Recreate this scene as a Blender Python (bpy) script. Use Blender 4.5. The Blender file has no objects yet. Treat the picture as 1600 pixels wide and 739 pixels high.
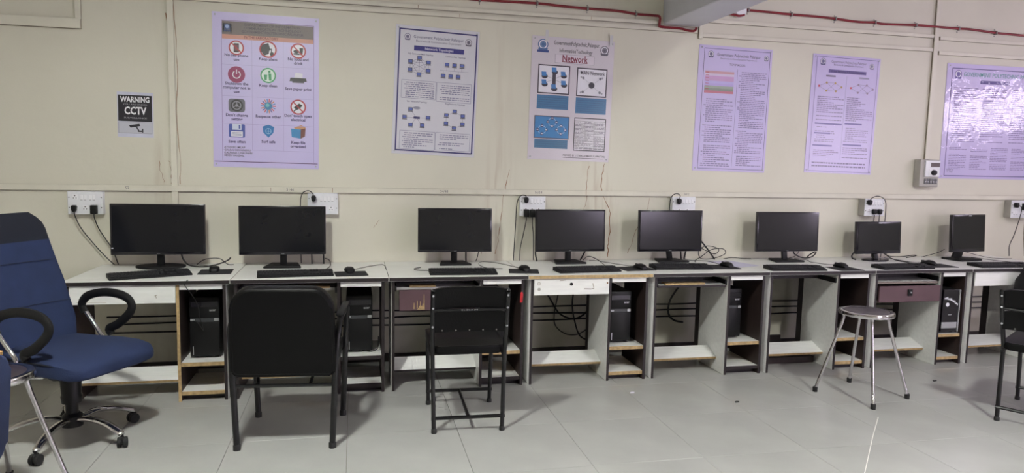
import bpy, bmesh, math, random
from mathutils import Vector, Matrix
random.seed(7)
PI = math.pi
S = bpy.context.scene
C = S.collection

# ------------------------------------------------------------------ camera
cam_d = bpy.data.cameras.new('camera')
cam_d.sensor_width = 36.0
cam_d.lens = 1110.0 / 1600.0 * 36.0
cam_d.clip_start = 0.05
cam = bpy.data.objects.new('camera', cam_d)
C.objects.link(cam)
def cam_matrix(loc, yaw, pitch, roll):
    f = Vector((-math.sin(yaw) * math.cos(pitch), math.cos(yaw) * math.cos(pitch), math.sin(pitch)))
    r = Vector((math.cos(yaw), math.sin(yaw), 0))
    d = f.cross(r)
    r2 = math.cos(roll) * r + math.sin(roll) * d
    d2 = -math.sin(roll) * r + math.cos(roll) * d
    m = Matrix((r2, -d2, -f)).transposed().to_4x4()
    m.translation = loc
    return m
cam.matrix_world = cam_matrix(Vector((2.64952, -5.25798, 1.49289)), -.219981, -.103471, -.0205116)
S.camera = cam

# ------------------------------------------------------------------ world / exposure
S.view_settings.view_transform = 'Standard'
S.view_settings.look = 'None'
S.view_settings.gamma = 1.0
S.view_settings.use_curve_mapping = False
S.view_settings.exposure = 0.97
world = bpy.data.worlds.new('world')
S.world = world
world.use_nodes = True
wb = world.node_tree.nodes['Background']
wb.inputs['Color'].default_value = (1.0, 0.875, 1.12, 1)      # overcast daylight outside the windows
wb.inputs['Strength'].default_value = 8.5
LAMP = 250.0          # emission of the ceiling LED fittings

# ------------------------------------------------------------------ materials
MATS = {}
def mat(name, col, rough=.5, metal=0., var=.06, scale=12., bump=0., bscale=60., spec=.5, coat=0., stretch=None, rvar=0.):
    if name in MATS: return MATS[name]
    m = bpy.data.materials.new(name); m.use_nodes = True
    nt = m.node_tree; b = nt.nodes['Principled BSDF']
    tc = nt.nodes.new('ShaderNodeTexCoord')
    vec = tc.outputs['Object']
    if stretch:
        mp = nt.nodes.new('ShaderNodeMapping'); mp.inputs['Scale'].default_value = stretch
        nt.links.new(vec, mp.inputs['Vector']); vec = mp.outputs['Vector']
    n = nt.nodes.new('ShaderNodeTexNoise'); n.inputs['Scale'].default_value = scale; n.inputs['Detail'].default_value = 4
    nt.links.new(vec, n.inputs['Vector'])
    r = nt.nodes.new('ShaderNodeValToRGB')
    lo = [max(0, c * (1 - var)) for c in col]; hi = [min(1, c * (1 + var)) for c in col]
    r.color_ramp.elements[0].position = .3; r.color_ramp.elements[1].position = .7
    r.color_ramp.elements[0].color = (*lo, 1); r.color_ramp.elements[1].color = (*hi, 1)
    nt.links.new(n.outputs['Fac'], r.inputs['Fac'])
    nt.links.new(r.outputs['Color'], b.inputs['Base Color'])
    b.inputs['Roughness'].default_value = rough
    if rvar:
        mr = nt.nodes.new('ShaderNodeMapRange'); mr.inputs['To Min'].default_value = rough - rvar; mr.inputs['To Max'].default_value = rough + rvar
        nt.links.new(n.outputs['Fac'], mr.inputs['Value']); nt.links.new(mr.outputs['Result'], b.inputs['Roughness'])
    b.inputs['Metallic'].default_value = metal
    b.inputs['Specular IOR Level'].default_value = spec
    b.inputs['Coat Weight'].default_value = coat
    if bump:
        n2 = nt.nodes.new('ShaderNodeTexNoise'); n2.inputs['Scale'].default_value = bscale; n2.inputs['Detail'].default_value = 3
        nt.links.new(tc.outputs['Object'], n2.inputs['Vector'])
        bp = nt.nodes.new('ShaderNodeBump'); bp.inputs['Strength'].default_value = bump; bp.inputs['Distance'].default_value = .01
        nt.links.new(n2.outputs['Fac'], bp.inputs['Height']); nt.links.new(bp.outputs['Normal'], b.inputs['Normal'])
    MATS[name] = m
    return m
def srgb(r, g, b):
    f = lambda c: (c / 255 / 12.92) if c <= 10 else ((c / 255 + .055) / 1.055) ** 2.4
    return (f(r), f(g), f(b))
def emit(name, col, strength):
    m = bpy.data.materials.new(name); m.use_nodes = True
    b = m.node_tree.nodes['Principled BSDF']
    b.inputs['Base Color'].default_value = (.8, .8, .8, 1)
    b.inputs['Emission Color'].default_value = (*col, 1); b.inputs['Emission Strength'].default_value = strength
    MATS[name] = m
    return m

def wall_material():
    m = bpy.data.materials.new('cream_wall_paint'); m.use_nodes = True
    nt = m.node_tree; b = nt.nodes['Principled BSDF']; L = nt.links.new
    tc = nt.nodes.new('ShaderNodeTexCoord')
    n1 = nt.nodes.new('ShaderNodeTexNoise'); n1.inputs['Scale'].default_value = 1.3; n1.inputs['Detail'].default_value = 6
    L(tc.outputs['Object'], n1.inputs['Vector'])
    r1 = nt.nodes.new('ShaderNodeValToRGB')
    r1.color_ramp.elements[0].position = .3; r1.color_ramp.elements[1].position = .68
    r1.color_ramp.elements[0].color = (.665, .638, .54, 1); r1.color_ramp.elements[1].color = (.725, .696, .595, 1)
    L(n1.outputs['Fac'], r1.inputs['Fac'])
    # vertical rain stains: noise stretched along z, kept to two seepage zones
    mp = nt.nodes.new('ShaderNodeMapping'); mp.inputs['Scale'].default_value = (9, 1, .9)
    L(tc.outputs['Object'], mp.inputs['Vector'])
    n2 = nt.nodes.new('ShaderNodeTexNoise'); n2.inputs['Scale'].default_value = 1.6; n2.inputs['Detail'].default_value = 5; n2.inputs['Distortion'].default_value = .4
    L(mp.outputs['Vector'], n2.inputs['Vector'])
    st = nt.nodes.new('ShaderNodeMapRange'); st.inputs['From Min'].default_value = .5; st.inputs['From Max'].default_value = .72
    L(n2.outputs['Fac'], st.inputs['Value'])
    sx = nt.nodes.new('ShaderNodeSeparateXYZ'); L(tc.outputs['Object'], sx.inputs['Vector'])
    total = None
    for cx, wd, amt in ((3.72, .16, .55), (4.5, .28, .45), (1.36, .14, .25)):
        a = nt.nodes.new('ShaderNodeMath'); a.operation = 'SUBTRACT'; a.inputs[1].default_value = cx; L(sx.outputs['X'], a.inputs[0])
        ab = nt.nodes.new('ShaderNodeMath'); ab.operation = 'ABSOLUTE'; L(a.outputs[0], ab.inputs[0])
        mr = nt.nodes.new('ShaderNodeMapRange'); mr.interpolation_type = 'SMOOTHSTEP'
        mr.inputs['From Min'].default_value = wd; mr.inputs['From Max'].default_value = 0; mr.inputs['To Max'].default_value = amt
        L(ab.outputs[0], mr.inputs['Value'])
        if total is None: total = mr.outputs['Result']
        else:
            ad = nt.nodes.new('ShaderNodeMath'); ad.operation = 'ADD'; L(total, ad.inputs[0]); L(mr.outputs['Result'], ad.inputs[1]); total = ad.outputs[0]
    zt = nt.nodes.new('ShaderNodeMapRange'); zt.interpolation_type = 'SMOOTHSTEP'; zt.inputs['From Min'].default_value = 1.75; zt.inputs['From Max'].default_value = 1.3; zt.inputs['To Min'].default_value = .2
    L(sx.outputs['Z'], zt.inputs['Value'])
    m0 = nt.nodes.new('ShaderNodeMath'); m0.operation = 'MULTIPLY'; L(total, m0.inputs[0]); L(zt.outputs['Result'], m0.inputs[1])
    mu = nt.nodes.new('ShaderNodeMath'); mu.operation = 'MULTIPLY'; L(m0.outputs[0], mu.inputs[0]); L(st.outputs['Result'], mu.inputs[1])
    mx = nt.nodes.new('ShaderNodeMix'); mx.data_type = 'RGBA'
    L(mu.outputs[0], mx.inputs['Factor']); L(r1.outputs['Color'], mx.inputs[6]); mx.inputs[7].default_value = (.30, .17, .09, 1)
    # scuffs and grime near the skirting
    zr = nt.nodes.new('ShaderNodeMapRange'); zr.inputs['From Min'].default_value = .74; zr.inputs['From Max'].default_value = .4; zr.inputs['To Max'].default_value = .45
    L(sx.outputs['Z'], zr.inputs['Value'])
    n3 = nt.nodes.new('ShaderNodeTexNoise'); n3.inputs['Scale'].default_value = 4; n3.inputs['Detail'].default_value = 7
    L(tc.outputs['Object'], n3.inputs['Vector'])
    gr = nt.nodes.new('ShaderNodeMapRange'); gr.inputs['From Min'].default_value = .35; gr.inputs['From Max'].default_value = .7
    L(n3.outputs['Fac'], gr.inputs['Value'])
    mm = nt.nodes.new('ShaderNodeMath'); mm.operation = 'MULTIPLY'; L(zr.outputs['Result'], mm.inputs[0]); L(gr.outputs['Result'], mm.inputs[1])
    m2 = nt.nodes.new('ShaderNodeMix'); m2.data_type = 'RGBA'
    L(mm.outputs[0], m2.inputs['Factor']); L(mx.outputs[2], m2.inputs[6]); m2.inputs[7].default_value = (.42, .40, .31, 1)
    L(m2.outputs[2], b.inputs['Base Color'])
    b.inputs['Roughness'].default_value = .55
    nb = nt.nodes.new('ShaderNodeTexNoise'); nb.inputs['Scale'].default_value = 5; nb.inputs['Detail'].default_value = 6
    L(tc.outputs['Object'], nb.inputs['Vector'])
    bp = nt.nodes.new('ShaderNodeBump'); bp.inputs['Strength'].default_value = .25; bp.inputs['Distance'].default_value = .02
    L(nb.outputs['Fac'], bp.inputs['Height']); L(bp.outputs['Normal'], b.inputs['Normal'])
    MATS['wall'] = m
    return m

def film_material(name, bump, scale, rough):
    """clear plastic film over a print: mostly transparent, glossy by Fresnel, crinkled"""
    m = bpy.data.materials.new(name); m.use_nodes = True
    nt = m.node_tree; L = nt.links.new; nt.nodes.clear()
    out = nt.nodes.new('ShaderNodeOutputMaterial')
    tr = nt.nodes.new('ShaderNodeBsdfTransparent'); gl = nt.nodes.new('ShaderNodeBsdfGlossy'); gl.inputs['Roughness'].default_value = rough
    lw = nt.nodes.new('ShaderNodeLayerWeight'); lw.inputs['Blend'].default_value = .5
    pw = nt.nodes.new('ShaderNodeMath'); pw.operation = 'POWER'; pw.inputs[1].default_value = 5; nt.links.new(lw.outputs['Facing'], pw.inputs[0])
    fr = nt.nodes.new('ShaderNodeMapRange'); fr.inputs['To Min'].default_value = .045; nt.links.new(pw.outputs[0], fr.inputs['Value'])
    tc = nt.nodes.new('ShaderNodeTexCoord'); n = nt.nodes.new('ShaderNodeTexNoise')
    n.inputs['Scale'].default_value = scale; n.inputs['Detail'].default_value = 2.5; n.inputs['Distortion'].default_value = .8
    L(tc.outputs['Object'], n.inputs['Vector'])
    bp = nt.nodes.new('ShaderNodeBump'); bp.inputs['Strength'].default_value = bump; bp.inputs['Distance'].default_value = .02
    L(n.outputs['Fac'], bp.inputs['Height']); L(bp.outputs['Normal'], gl.inputs['Normal'])
    mx = nt.nodes.new('ShaderNodeMixShader')
    L(fr.outputs['Result'], mx.inputs['Fac']); L(tr.outputs['BSDF'], mx.inputs[1]); L(gl.outputs['BSDF'], mx.inputs[2]); L(mx.outputs['Shader'], out.inputs['Surface'])
    MATS[name] = m
    return m

WALL = wall_material()
FILM_A = film_material('poster_film', .2, 4, .42)
FILM_C = film_material('poster_film_semi_gloss', .25, 6, .24)
FILM_B = film_material('crinkled_poster_film', .32, 9, .06)
PAINT = mat('ceiling_white_paint', srgb(186, 182, 176), .6, var=.03, scale=3)
BEAMP = mat('beam_grey_white_paint', srgb(205, 205, 212), .55, var=.03, scale=4, bump=.1, bscale=8)
TRUNK = mat('trunking_cream_plastic', (.71, .68, .585), .45, var=.06, scale=6)
TILE = mat('floor_tile_vitrified', srgb(176, 176, 173), .2, var=.05, scale=3.0, spec=.5, rvar=.07)
GROUT = mat('floor_grout', srgb(120, 116, 106), .8)
BASEB = mat('baseboard_dark_paint', srgb(52, 46, 44), .6)
LAM = mat('white_laminate', srgb(235, 235, 232), .38, var=.05, scale=7, stretch=(1, 6, 6))
LAMD = mat('brown_laminate', srgb(52, 40, 38), .5, var=.12, scale=9, stretch=(8, 8, 1))
EDGE = mat('dark_edge_band', srgb(38, 31, 33), .5, var=.1)
RAW = mat('raw_particle_board', srgb(176, 150, 108), .8, var=.22, scale=45)
MAROON = mat('maroon_laminate', srgb(92, 68, 74), .45, var=.1, scale=6)
BLK = mat('black_plastic', srgb(13, 13, 15), .45, spec=.35, var=.1, scale=40)
BLK2 = mat('black_textured_plastic', srgb(16, 16, 18), .6, spec=.35, var=.08, bump=.15, bscale=400)
SCREEN = mat('monitor_screen_off', srgb(27, 28, 32), .16, var=.03, scale=3, spec=.45)
GLOSSB = mat('gloss_black_bezel', srgb(26, 24, 30), .18, var=.05)
KEYM = mat('keycap_black', srgb(24, 24, 28), .55, var=.08)
RUB = mat('black_rubber', srgb(24, 24, 25), .7)
CAB = mat('cable_black', srgb(22, 21, 22), .5)
CABW = mat('cable_grey', srgb(120, 116, 112), .5)
PADM = mat('mouse_pad_cloth', srgb(32, 32, 36), .85, var=.1, scale=60)
SILV = mat('silver_plastic', srgb(182, 184, 188), .3, metal=.6)
CHROME = mat('chrome', srgb(205, 203, 205), .14, metal=1., var=.04)
STEEL = mat('dull_steel', srgb(150, 148, 145), .35, metal=.9)
LEATH = mat('black_leatherette', srgb(6, 6, 7), .45, spec=.2, var=.1, scale=20, bump=.12, bscale=120)
BLKPAINT = mat('black_enamel_tube', srgb(12, 12, 14), .32, var=.1)
BLUE = mat('blue_fabric', srgb(30, 44, 80), .85, var=.1, scale=10, bump=.2, bscale=300)
BLUED = mat('navy_headrest_fabric', srgb(18, 22, 36), .85, var=.12, scale=14, bump=.2, bscale=300)
FOAM = mat('torn_yellow_foam', srgb(178, 142, 88), .95, var=.25, scale=60, bump=.6, bscale=120)
WPL = mat('white_switch_plastic', srgb(232, 233, 238), .32, var=.02)
WPL2 = mat('white_rocker_plastic', srgb(246, 246, 250), .25, var=.02)
HOLE = mat('socket_hole', srgb(40, 38, 40), .8)
GREYB = mat('grey_meter_box', srgb(176, 172, 166), .5, var=.06)
RED = mat('red_conduit_plastic', srgb(128, 22, 36), .4, var=.1)
REDTAG = mat('red_tag', srgb(188, 28, 36), .5)
PAPER = mat('white_paper', srgb(225, 222, 235), .7, var=.03)
LPAPER = mat('lilac_paper', srgb(206, 204, 226), .6, var=.04)
OLIVE = mat('olive_canvas', srgb(92, 88, 50), .9, var=.3, scale=18)
SEATD = mat('stool_dark_seat', srgb(58, 50, 58), .3, var=.1)
CRACKM = mat('rust_brown_crack', srgb(150, 112, 84), .9, var=.3, scale=40)
CHAN = mat('dark_trunking_channel', srgb(146, 136, 118), .8, var=.25, scale=9)
INKM = mat('pencil_marks', srgb(120, 116, 120), .9)
POLY = mat('plastic_glides', srgb(28, 28, 28), .6)

# ------------------------------------------------------------------ mesh helpers
def new_obj(name, bm, mats, parent=None, smooth=False, loc=None, rot=None):
    me = bpy.data.meshes.new(name)
    bmesh.ops.recalc_face_normals(bm, faces=bm.faces)
    bm.to_mesh(me); bm.free()
    for m in (mats if isinstance(mats, (list, tuple)) else [mats]): me.materials.append(m)
    if smooth:
        for p in me.polygons: p.use_smooth = True
        try: me.set_sharp_from_angle(angle=math.radians(38))
        except Exception: pass
    o = bpy.data.objects.new(name, me); C.objects.link(o)
    if parent: o.parent = parent
    if loc: o.location = loc
    if rot: o.rotation_euler = rot
    return o
def tag(o, label=None, cat=None, group=None, kind=None):
    if label: o['label'] = label
    if cat: o['category'] = cat
    if group: o['group'] = group
    if kind: o['kind'] = kind
    return o
def thing(name, label, cat, loc=(0, 0, 0), rz=0., group=None, ry=0., rx=0.):
    o = bpy.data.objects.new(name, None); C.objects.link(o)
    o.empty_display_size = .1
    o.location = loc; o.rotation_euler = (rx, ry, rz)
    return tag(o, label, cat, group)
def copy_tree(o, parent=None):
    c = o.copy(); C.objects.link(c)
    if parent: c.parent = parent
    for ch in list(o.children): copy_tree(ch, c)
    return c
def box(bm, x0, x1, y0, y1, z0, z1, bev=0., mi=0, seg=1, M=None):
    """axis box; mi may be a dict of side -> material index"""
    vs = [bm.verts.new((x, y, z)) for z in (z0, z1) for y in (y0, y1) for x in (x0, x1)]
    idx = {'-z': (0, 2, 3, 1), '+z': (4, 5, 7, 6), '-y': (0, 1, 5, 4), '+y': (2, 6, 7, 3), '-x': (0, 4, 6, 2), '+x': (1, 3, 7, 5)}
    fs = []
    for k, q in idx.items():
        f = bm.faces.new([vs[i] for i in q])
        f.material_index = mi.get(k, mi.get('*', 0)) if isinstance(mi, dict) else mi
        fs.append(f)
    allv = vs
    if bev:
        es = list({e for f in fs for e in f.edges})
        r = bmesh.ops.bevel(bm, geom=es, offset=bev, segments=seg, profile=.5, affect='EDGES')
        allv = list({v for f in r['faces'] for v in f.verts} | {v for v in vs if v.is_valid} | {v for f in fs if f.is_valid for v in f.verts})
    if M is not None: bmesh.ops.transform(bm, matrix=M, verts=allv)
    return allv
def obox(name, x0, x1, y0, y1, z0, z1, m, parent=None, bev=0., seg=1, mi=0, smooth=False, M=None):
    bm = bmesh.new(); box(bm, x0, x1, y0, y1, z0, z1, bev, mi, seg, M)
    return new_obj(name, bm, m, parent, smooth)
def catmull(pts, sub=6):
    pts = [Vector(p) for p in pts]
    if len(pts) < 3 or sub < 2: return pts
    P = [2 * pts[0] - pts[1]] + pts + [2 * pts[-1] - pts[-2]]
    out = []
    for i in range(1, len(P) - 2):
        for k in range(sub):
            t = k / sub
            a, b, c, d = P[i - 1], P[i], P[i + 1], P[i + 2]
            out.append(.5 * ((2 * b) + (c - a) * t + (2 * a - 5 * b + 4 * c - d) * t * t + (3 * b - a - 3 * c + d) * t ** 3))
    out.append(pts[-1])
    return out
def tube(bm, pts, r, n=8, sub=1, mi=0, closed=False, rz=None):
    """round (or oval when rz is given) tube along points; r may be a list"""
    P = catmull(pts, sub) if sub > 1 else [Vector(p) for p in pts]
    N = len(P)
    rings = []
    t0 = (P[1] - P[0]).normalized()
    up = Vector((0, 0, 1)) if abs(t0.z) < .9 else Vector((1, 0, 0))
    u = t0.cross(up).normalized()
    for i in range(N):
        if closed: t = (P[(i + 1) % N] - P[i - 1]).normalized()
        elif i == 0: t = (P[1] - P[0]).normalized()
        elif i == N - 1: t = (P[-1] - P[-2]).normalized()
        else: t = ((P[i + 1] - P[i]).normalized() + (P[i] - P[i - 1]).normalized()).normalized()
        u = (u - t * u.dot(t)).normalized(); v = t.cross(u)
        rr = r[min(len(r) - 1, int(round(i * (len(r) - 1) / max(1, N - 1))))] if isinstance(r, (list, tuple)) else r
        r2 = rz if rz else rr
        rings.append([bm.verts.new(P[i] + u * rr * math.cos(2 * PI * k / n) + v * r2 * math.sin(2 * PI * k / n)) for k in range(n)])
    for i in range(N if closed else N - 1):
        A, B = rings[i], rings[(i + 1) % N]
        for k in range(n):
            f = bm.faces.new((A[k], A[(k + 1) % n], B[(k + 1) % n], B[k])); f.material_index = mi
    if not closed:
        for q in (rings[0], rings[-1][::-1]):
            f = bm.faces.new(q); f.material_index = mi
def otube(name, pts, r, m, parent=None, n=8, sub=1, closed=False, rz=None):
    bm = bmesh.new(); tube(bm, pts, r, n, sub, 0, closed, rz)
    return new_obj(name, bm, m, parent, True)
def lathe(bm, prof, n=24, c=(0, 0, 0), mi=0, axis='z'):
    """revolve (radius, height) profile"""
    rings = []
    for r, h in prof:
        ring = []
        for k in range(n):
            a = 2 * PI * k / n
            p = (r * math.cos(a), r * math.sin(a), h) if axis == 'z' else ((r * math.cos(a), -h, r * math.sin(a)) if axis == 'y' else (h, r * math.cos(a), r * math.sin(a)))
            ring.append(bm.verts.new(Vector(p) + Vector(c)))
        rings.append(ring)
    for A, B in zip(rings, rings[1:]):
        for k in range(n):
            f = bm.faces.new((A[k], A[(k + 1) % n], B[(k + 1) % n], B[k])); f.material_index = mi
    for q in (rings[0][::-1], rings[-1]):
        f = bm.faces.new(q); f.material_index = mi
def olathe(name, prof, m, parent=None, n=24, c=(0, 0, 0), axis='z'):
    bm = bmesh.new(); lathe(bm, prof, n, c, 0, axis)
    return new_obj(name, bm, m, parent, True)
def rrect(w, h, r, n=5):
    """rounded rectangle outline centred at 0; r is one radius or (bl, br, tr, tl)"""
    rs = r if isinstance(r, (list, tuple)) else (r,) * 4
    out = []
    for (cx, cy, a0), q in zip(((-1, -1, PI), (1, -1, 1.5 * PI), (1, 1, 0), (-1, 1, .5 * PI)), rs):
        for k in range(n + 1):
            a = a0 + k / n * PI / 2
            out.append((cx * (w / 2 - q) + q * math.cos(a), cy * (h / 2 - q) + q * math.sin(a)))
    return out
def prism(bm, outline, d0, d1, plane='xz', bev=0., seg=2, mi=0, M=None):
    """extrude a 2D outline; plane xz extrudes along y, xy along z, yz along x"""
    def pt(a, b, d): return {'xz': (a, d, b), 'xy': (a, b, d), 'yz': (d, a, b)}[plane]
    A = [bm.verts.new(pt(a, b, d0)) for a, b in outline]
    B = [bm.verts.new(pt(a, b, d1)) for a, b in outline]
    n = len(A); fs = []
    for k in range(n): fs.append(bm.faces.new((A[k], A[(k + 1) % n], B[(k + 1) % n], B[k])))
    fa = bm.faces.new(A[::-1]); fb = bm.faces.new(B); fs += [fa, fb]
    for f in fs: f.material_index = mi
    allv = A + B
    if bev:
        es = list(set(fa.edges) | set(fb.edges))
        r = bmesh.ops.bevel(bm, geom=es, offset=bev, segments=seg, profile=.5, affect='EDGES')
        allv = list({v for v in allv if v.is_valid} | {v for f in r['faces'] for v in f.verts} | {v for f in fs if f.is_valid for v in f.verts})
    if M is not None: bmesh.ops.transform(bm, matrix=M, verts=allv)
    return allv
def oprism(name, outline, d0, d1, m, parent=None, plane='xz', bev=0., seg=2, smooth=True, M=None):
    bm = bmesh.new(); prism(bm, outline, d0, d1, plane, bev, seg, 0, M)
    return new_obj(name, bm, m, parent, smooth)

# text as mesh
TCACHE = {}
def text_mesh(body, size, bold=0., align='CENTER'):
    key = (body, size, bold, align)
    if key in TCACHE: return TCACHE[key].copy()
    cu = bpy.data.curves.new('t', 'FONT'); cu.body = body; cu.size = size; cu.align_x = align; cu.align_y = 'CENTER'
    cu.offset = bold * size; cu.resolution_u = 2; cu.fill_mode = 'FRONT' if hasattr(cu, 'fill_mode') else cu.fill_mode
    ob = bpy.data.objects.new('t', cu); 
    me = bpy.data.meshes.new_from_object(ob)
    bpy.data.objects.remove(ob); bpy.data.curves.remove(cu)
    TCACHE[key] = me
    return me.copy()
def text(name, body, x, z, size, m, parent, y=-.002, bold=0., align='CENTER', fit=None):
    me = text_mesh(body, size, bold, align)
    me.name = name; me.materials.clear(); me.materials.append(m)
    o = bpy.data.objects.new(name, me); C.objects.link(o); o.parent = parent
    o.location = (x, y, z); o.rotation_euler = (PI / 2, 0, 0)
    if fit:
        w = max(v.co.x for v in me.vertices) - min(v.co.x for v in me.vertices)
        o.scale = (fit / w, 1, 1)
    return o

# ------------------------------------------------------------------ room shell
XL, XR, YF, ZC = -1.0, 10.0, -8.4, 3.1
def struct(o): return tag(o, kind='structure')
struct(obox('wall_back', XL - .15, XR + .15, 0, .15, 0, ZC, WALL))
struct(obox('wall_left', XL - .15, XL, YF, 0, 0, ZC, WALL))
struct(obox('ceiling', XL - .15, XR + .15, YF - .15, .15, ZC, ZC + .12, PAINT))
struct(obox('baseboard_back', XL, XR, -.012, 0, 0, .06, BASEB))
# right wall with window openings, front wall (behind the camera) with a wide window
def wall_with_holes(name, fixed0, fixed1, a0, a1, holes, axis):
    bm = bmesh.new()
    cuts = sorted({a0, a1} | {h[0] for h in holes} | {h[1] for h in holes})
    for p, q in zip(cuts, cuts[1:]):
        hs = [h for h in holes if h[0] <= p and h[1] >= q]
        spans = [(0, ZC)] if not hs else [(0, hs[0][2]), (hs[0][3], ZC)]
        for z0, z1 in spans:
            if axis == 'x': box(bm, fixed0, fixed1, p, q, z0, z1)
            else: box(bm, p, q, fixed0, fixed1, z0, z1)
    return struct(new_obj(name, bm, WALL))
WH = [(-2.95, -1.25, 1.95, 2.5), (-5.45, -4.25, .95, 2.4)]
FH = [(7.2, 8.8, 1.0, 2.35)]
wall_with_holes('wall_right', XR, XR + .15, YF, 0, WH, 'x')
wall_with_holes('wall_front', YF - .15, YF, XL - .15, XR + .15, FH, 'y')
GLASS = film_material('window_glass', 0., 1, .02)
WFR = mat('window_frame_paint', srgb(150, 146, 138), .5)
def window(n, h, axis, pos):
    a0, a1, z0, z1 = h
    bm = bmesh.new()
    def bar(p, q, u, v, t=.02):
        if axis == 'x': box(bm, pos + .06 - t, pos + .06 + t, p, q, u, v)
        else: box(bm, p, q, pos - .06 - t, pos - .06 + t, u, v)
    for z in (z0 + .025, z1 - .025): bar(a0, a1, z - .025, z + .025)
    k = max(2, round((a1 - a0) / .45))
    for i in range(k + 1):
        a = a0 + .025 + (a1 - a0 - .05) * i / k; bar(a - .02, a + .02, z0, z1)
    rows = max(1, round((z1 - z0) / .45))
    for i in range(1, rows): 
        z = z0 + (z1 - z0) * i / rows; bar(a0, a1, z - .012, z + .012, .015)
    w = struct(new_obj('window_%d' % n, bm, WFR))
    bm = bmesh.new()
    if axis == 'x': box(bm, pos + .058, pos + .062, a0 + .02, a1 - .02, z0 + .02, z1 - .02)
    else: box(bm, a0 + .02, a1 - .02, pos - .062, pos - .058, z0 + .02, z1 - .02)
    new_obj('pane', bm, GLASS, w)
    # light portal in the opening: guides sampling of the daylight, gives no light itself
    ld = bpy.data.lights.new('window_portal', 'AREA'); ld.shape = 'RECTANGLE'; ld.size = a1 - a0; ld.size_y = z1 - z0
    ld.cycles.is_portal = True
    lo = bpy.data.objects.new('window_portal', ld); C.objects.link(lo)
    if axis == 'x': lo.location = (pos + .1, (a0 + a1) / 2, (z0 + z1) / 2); lo.rotation_euler = (PI / 2, 0, PI / 2)
    else: lo.location = ((a0 + a1) / 2, pos - .1, (z0 + z1) / 2); lo.rotation_euler = (PI / 2, 0, 0)
n = 0
for h in WH: n += 1; window(n, h, 'x', XR)
for h in FH: n += 1; window(n, h, 'y', YF)

# floor: slab with a tile object for each tile that can be picked out
fl = struct(obox('floor', XL - .15, XR + .15, YF - .15, .15, -.12, -.008, GROUT))
TS, TX, TY = .6, 2.61, -2.03
bm = bmesh.new(); box(bm, .0009, TS - .0009, .0009, TS - .0009, -.008, 0, .0008, 0)
tile0 = new_obj('tile', bm, TILE, fl)
TM = tile0.data
first = True
rest = bmesh.new()
i0, i1 = math.ceil((XL - TX) / TS) - 1, math.floor((XR - TX) / TS)
j0, j1 = math.ceil((YF - TY) / TS) - 1, math.floor((0 - TY) / TS)
for i in range(i0, i1 + 1):
    for j in range(j0, j1 + 1):
        x, y = TX + i * TS, TY + j * TS
        xa, xb, ya, yb = max(x, XL), min(x + TS, XR), max(y, YF), min(y + TS, 0)
        if xb - xa < .01 or yb - ya < .01: continue
        full = (xb - xa > TS - .001 and yb - ya > TS - .001)
        if y < -3.3 or x < 0 or x > 9.2:
            box(rest, xa + .0009, xb - .0009, ya + .0009, yb - .0009, -.008, 0)
        elif full:
            if first: t = tile0; first = False
            else:
                t = bpy.data.objects.new('tile', TM); C.objects.link(t); t.parent = fl
            t.location = (x, y, 0)
        else:
            obox('tile', xa + .0009, xb - .0009, ya + .0009, yb - .0009, -.008, 0, TILE, fl, .0008)
tag(new_obj('tile_field', rest, TILE, fl), kind='stuff')
# thin pale strip laid across the tiles in front of the stool
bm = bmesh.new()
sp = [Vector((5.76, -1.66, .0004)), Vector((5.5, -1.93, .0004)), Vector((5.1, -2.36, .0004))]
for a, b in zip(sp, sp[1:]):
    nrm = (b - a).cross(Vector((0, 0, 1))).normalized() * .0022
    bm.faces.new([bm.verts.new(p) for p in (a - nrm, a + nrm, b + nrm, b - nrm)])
new_obj('streak', bm, mat('pale_streak', srgb(222, 220, 214), .4), fl)

# concrete beam running from the wall towards the viewer
struct(obox('ceiling_beam', 4.985, 5.285, YF, 0, 2.578, ZC, BEAMP, bev=.006))

# cracks in the plaster
wb_o = bpy.data.objects['wall_back']
def crack(pts, w=.006):
    P = catmull([(x, -.0012, z) for x, z in pts], 4)
    P = [p + Vector((random.uniform(-.006, .006), 0, 0)) for p in P]
    bm = bmesh.new(); prev = None
    for k, p in enumerate(P):
        hw = w * random.uniform(.12, .4)
        cur = (bm.verts.new(p - Vector((hw, 0, 0))), bm.verts.new(p + Vector((hw, 0, 0))))
        if prev: bm.faces.new((prev[0], prev[1], cur[1], cur[0]))
        prev = cur
    new_obj('crack', bm, CRACKM, wb_o)
crack([(4.55, 1.50), (4.53, 1.38), (4.54, 1.27), (4.6, 1.15), (4.61, 1.0), (4.6, .88), (4.605, .77)], .012)
crack([(4.42, 1.48), (4.41, 1.35), (4.41, 1.22), (4.39, 1.14), (4.37, 1.08)], .007)
crack([(4.94, 1.24), (4.91, 1.13), (4.85, 1.03), (4.81, .92), (4.77, .8)], .006)
crack([(3.79, 1.44), (3.77, 1.31), (3.75, 1.2), (3.74, 1.05), (3.72, .93), (3.70, .8)], .008)
crack([(3.60, .95), (3.595, .88), (3.59, .8)], .006)
crack([(1.485, 2.55), (1.48, 2.4), (1.485, 2.1), (1.48, 1.8), (1.49, 1.5), (1.485, 1.3)], .006)
crack([(1.43, 2.44), (1.43, 2.38)], .009)
crack([(1.36, 1.46), (1.37, 1.37), (1.385, 1.31)], .005)
crack([(1.42, 1.46), (1.43, 1.4), (1.43, 1.3)], .005)
crack([(2.83, 1.06), (2.81, 1.03), (2.79, 1.0)], .004)

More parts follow.
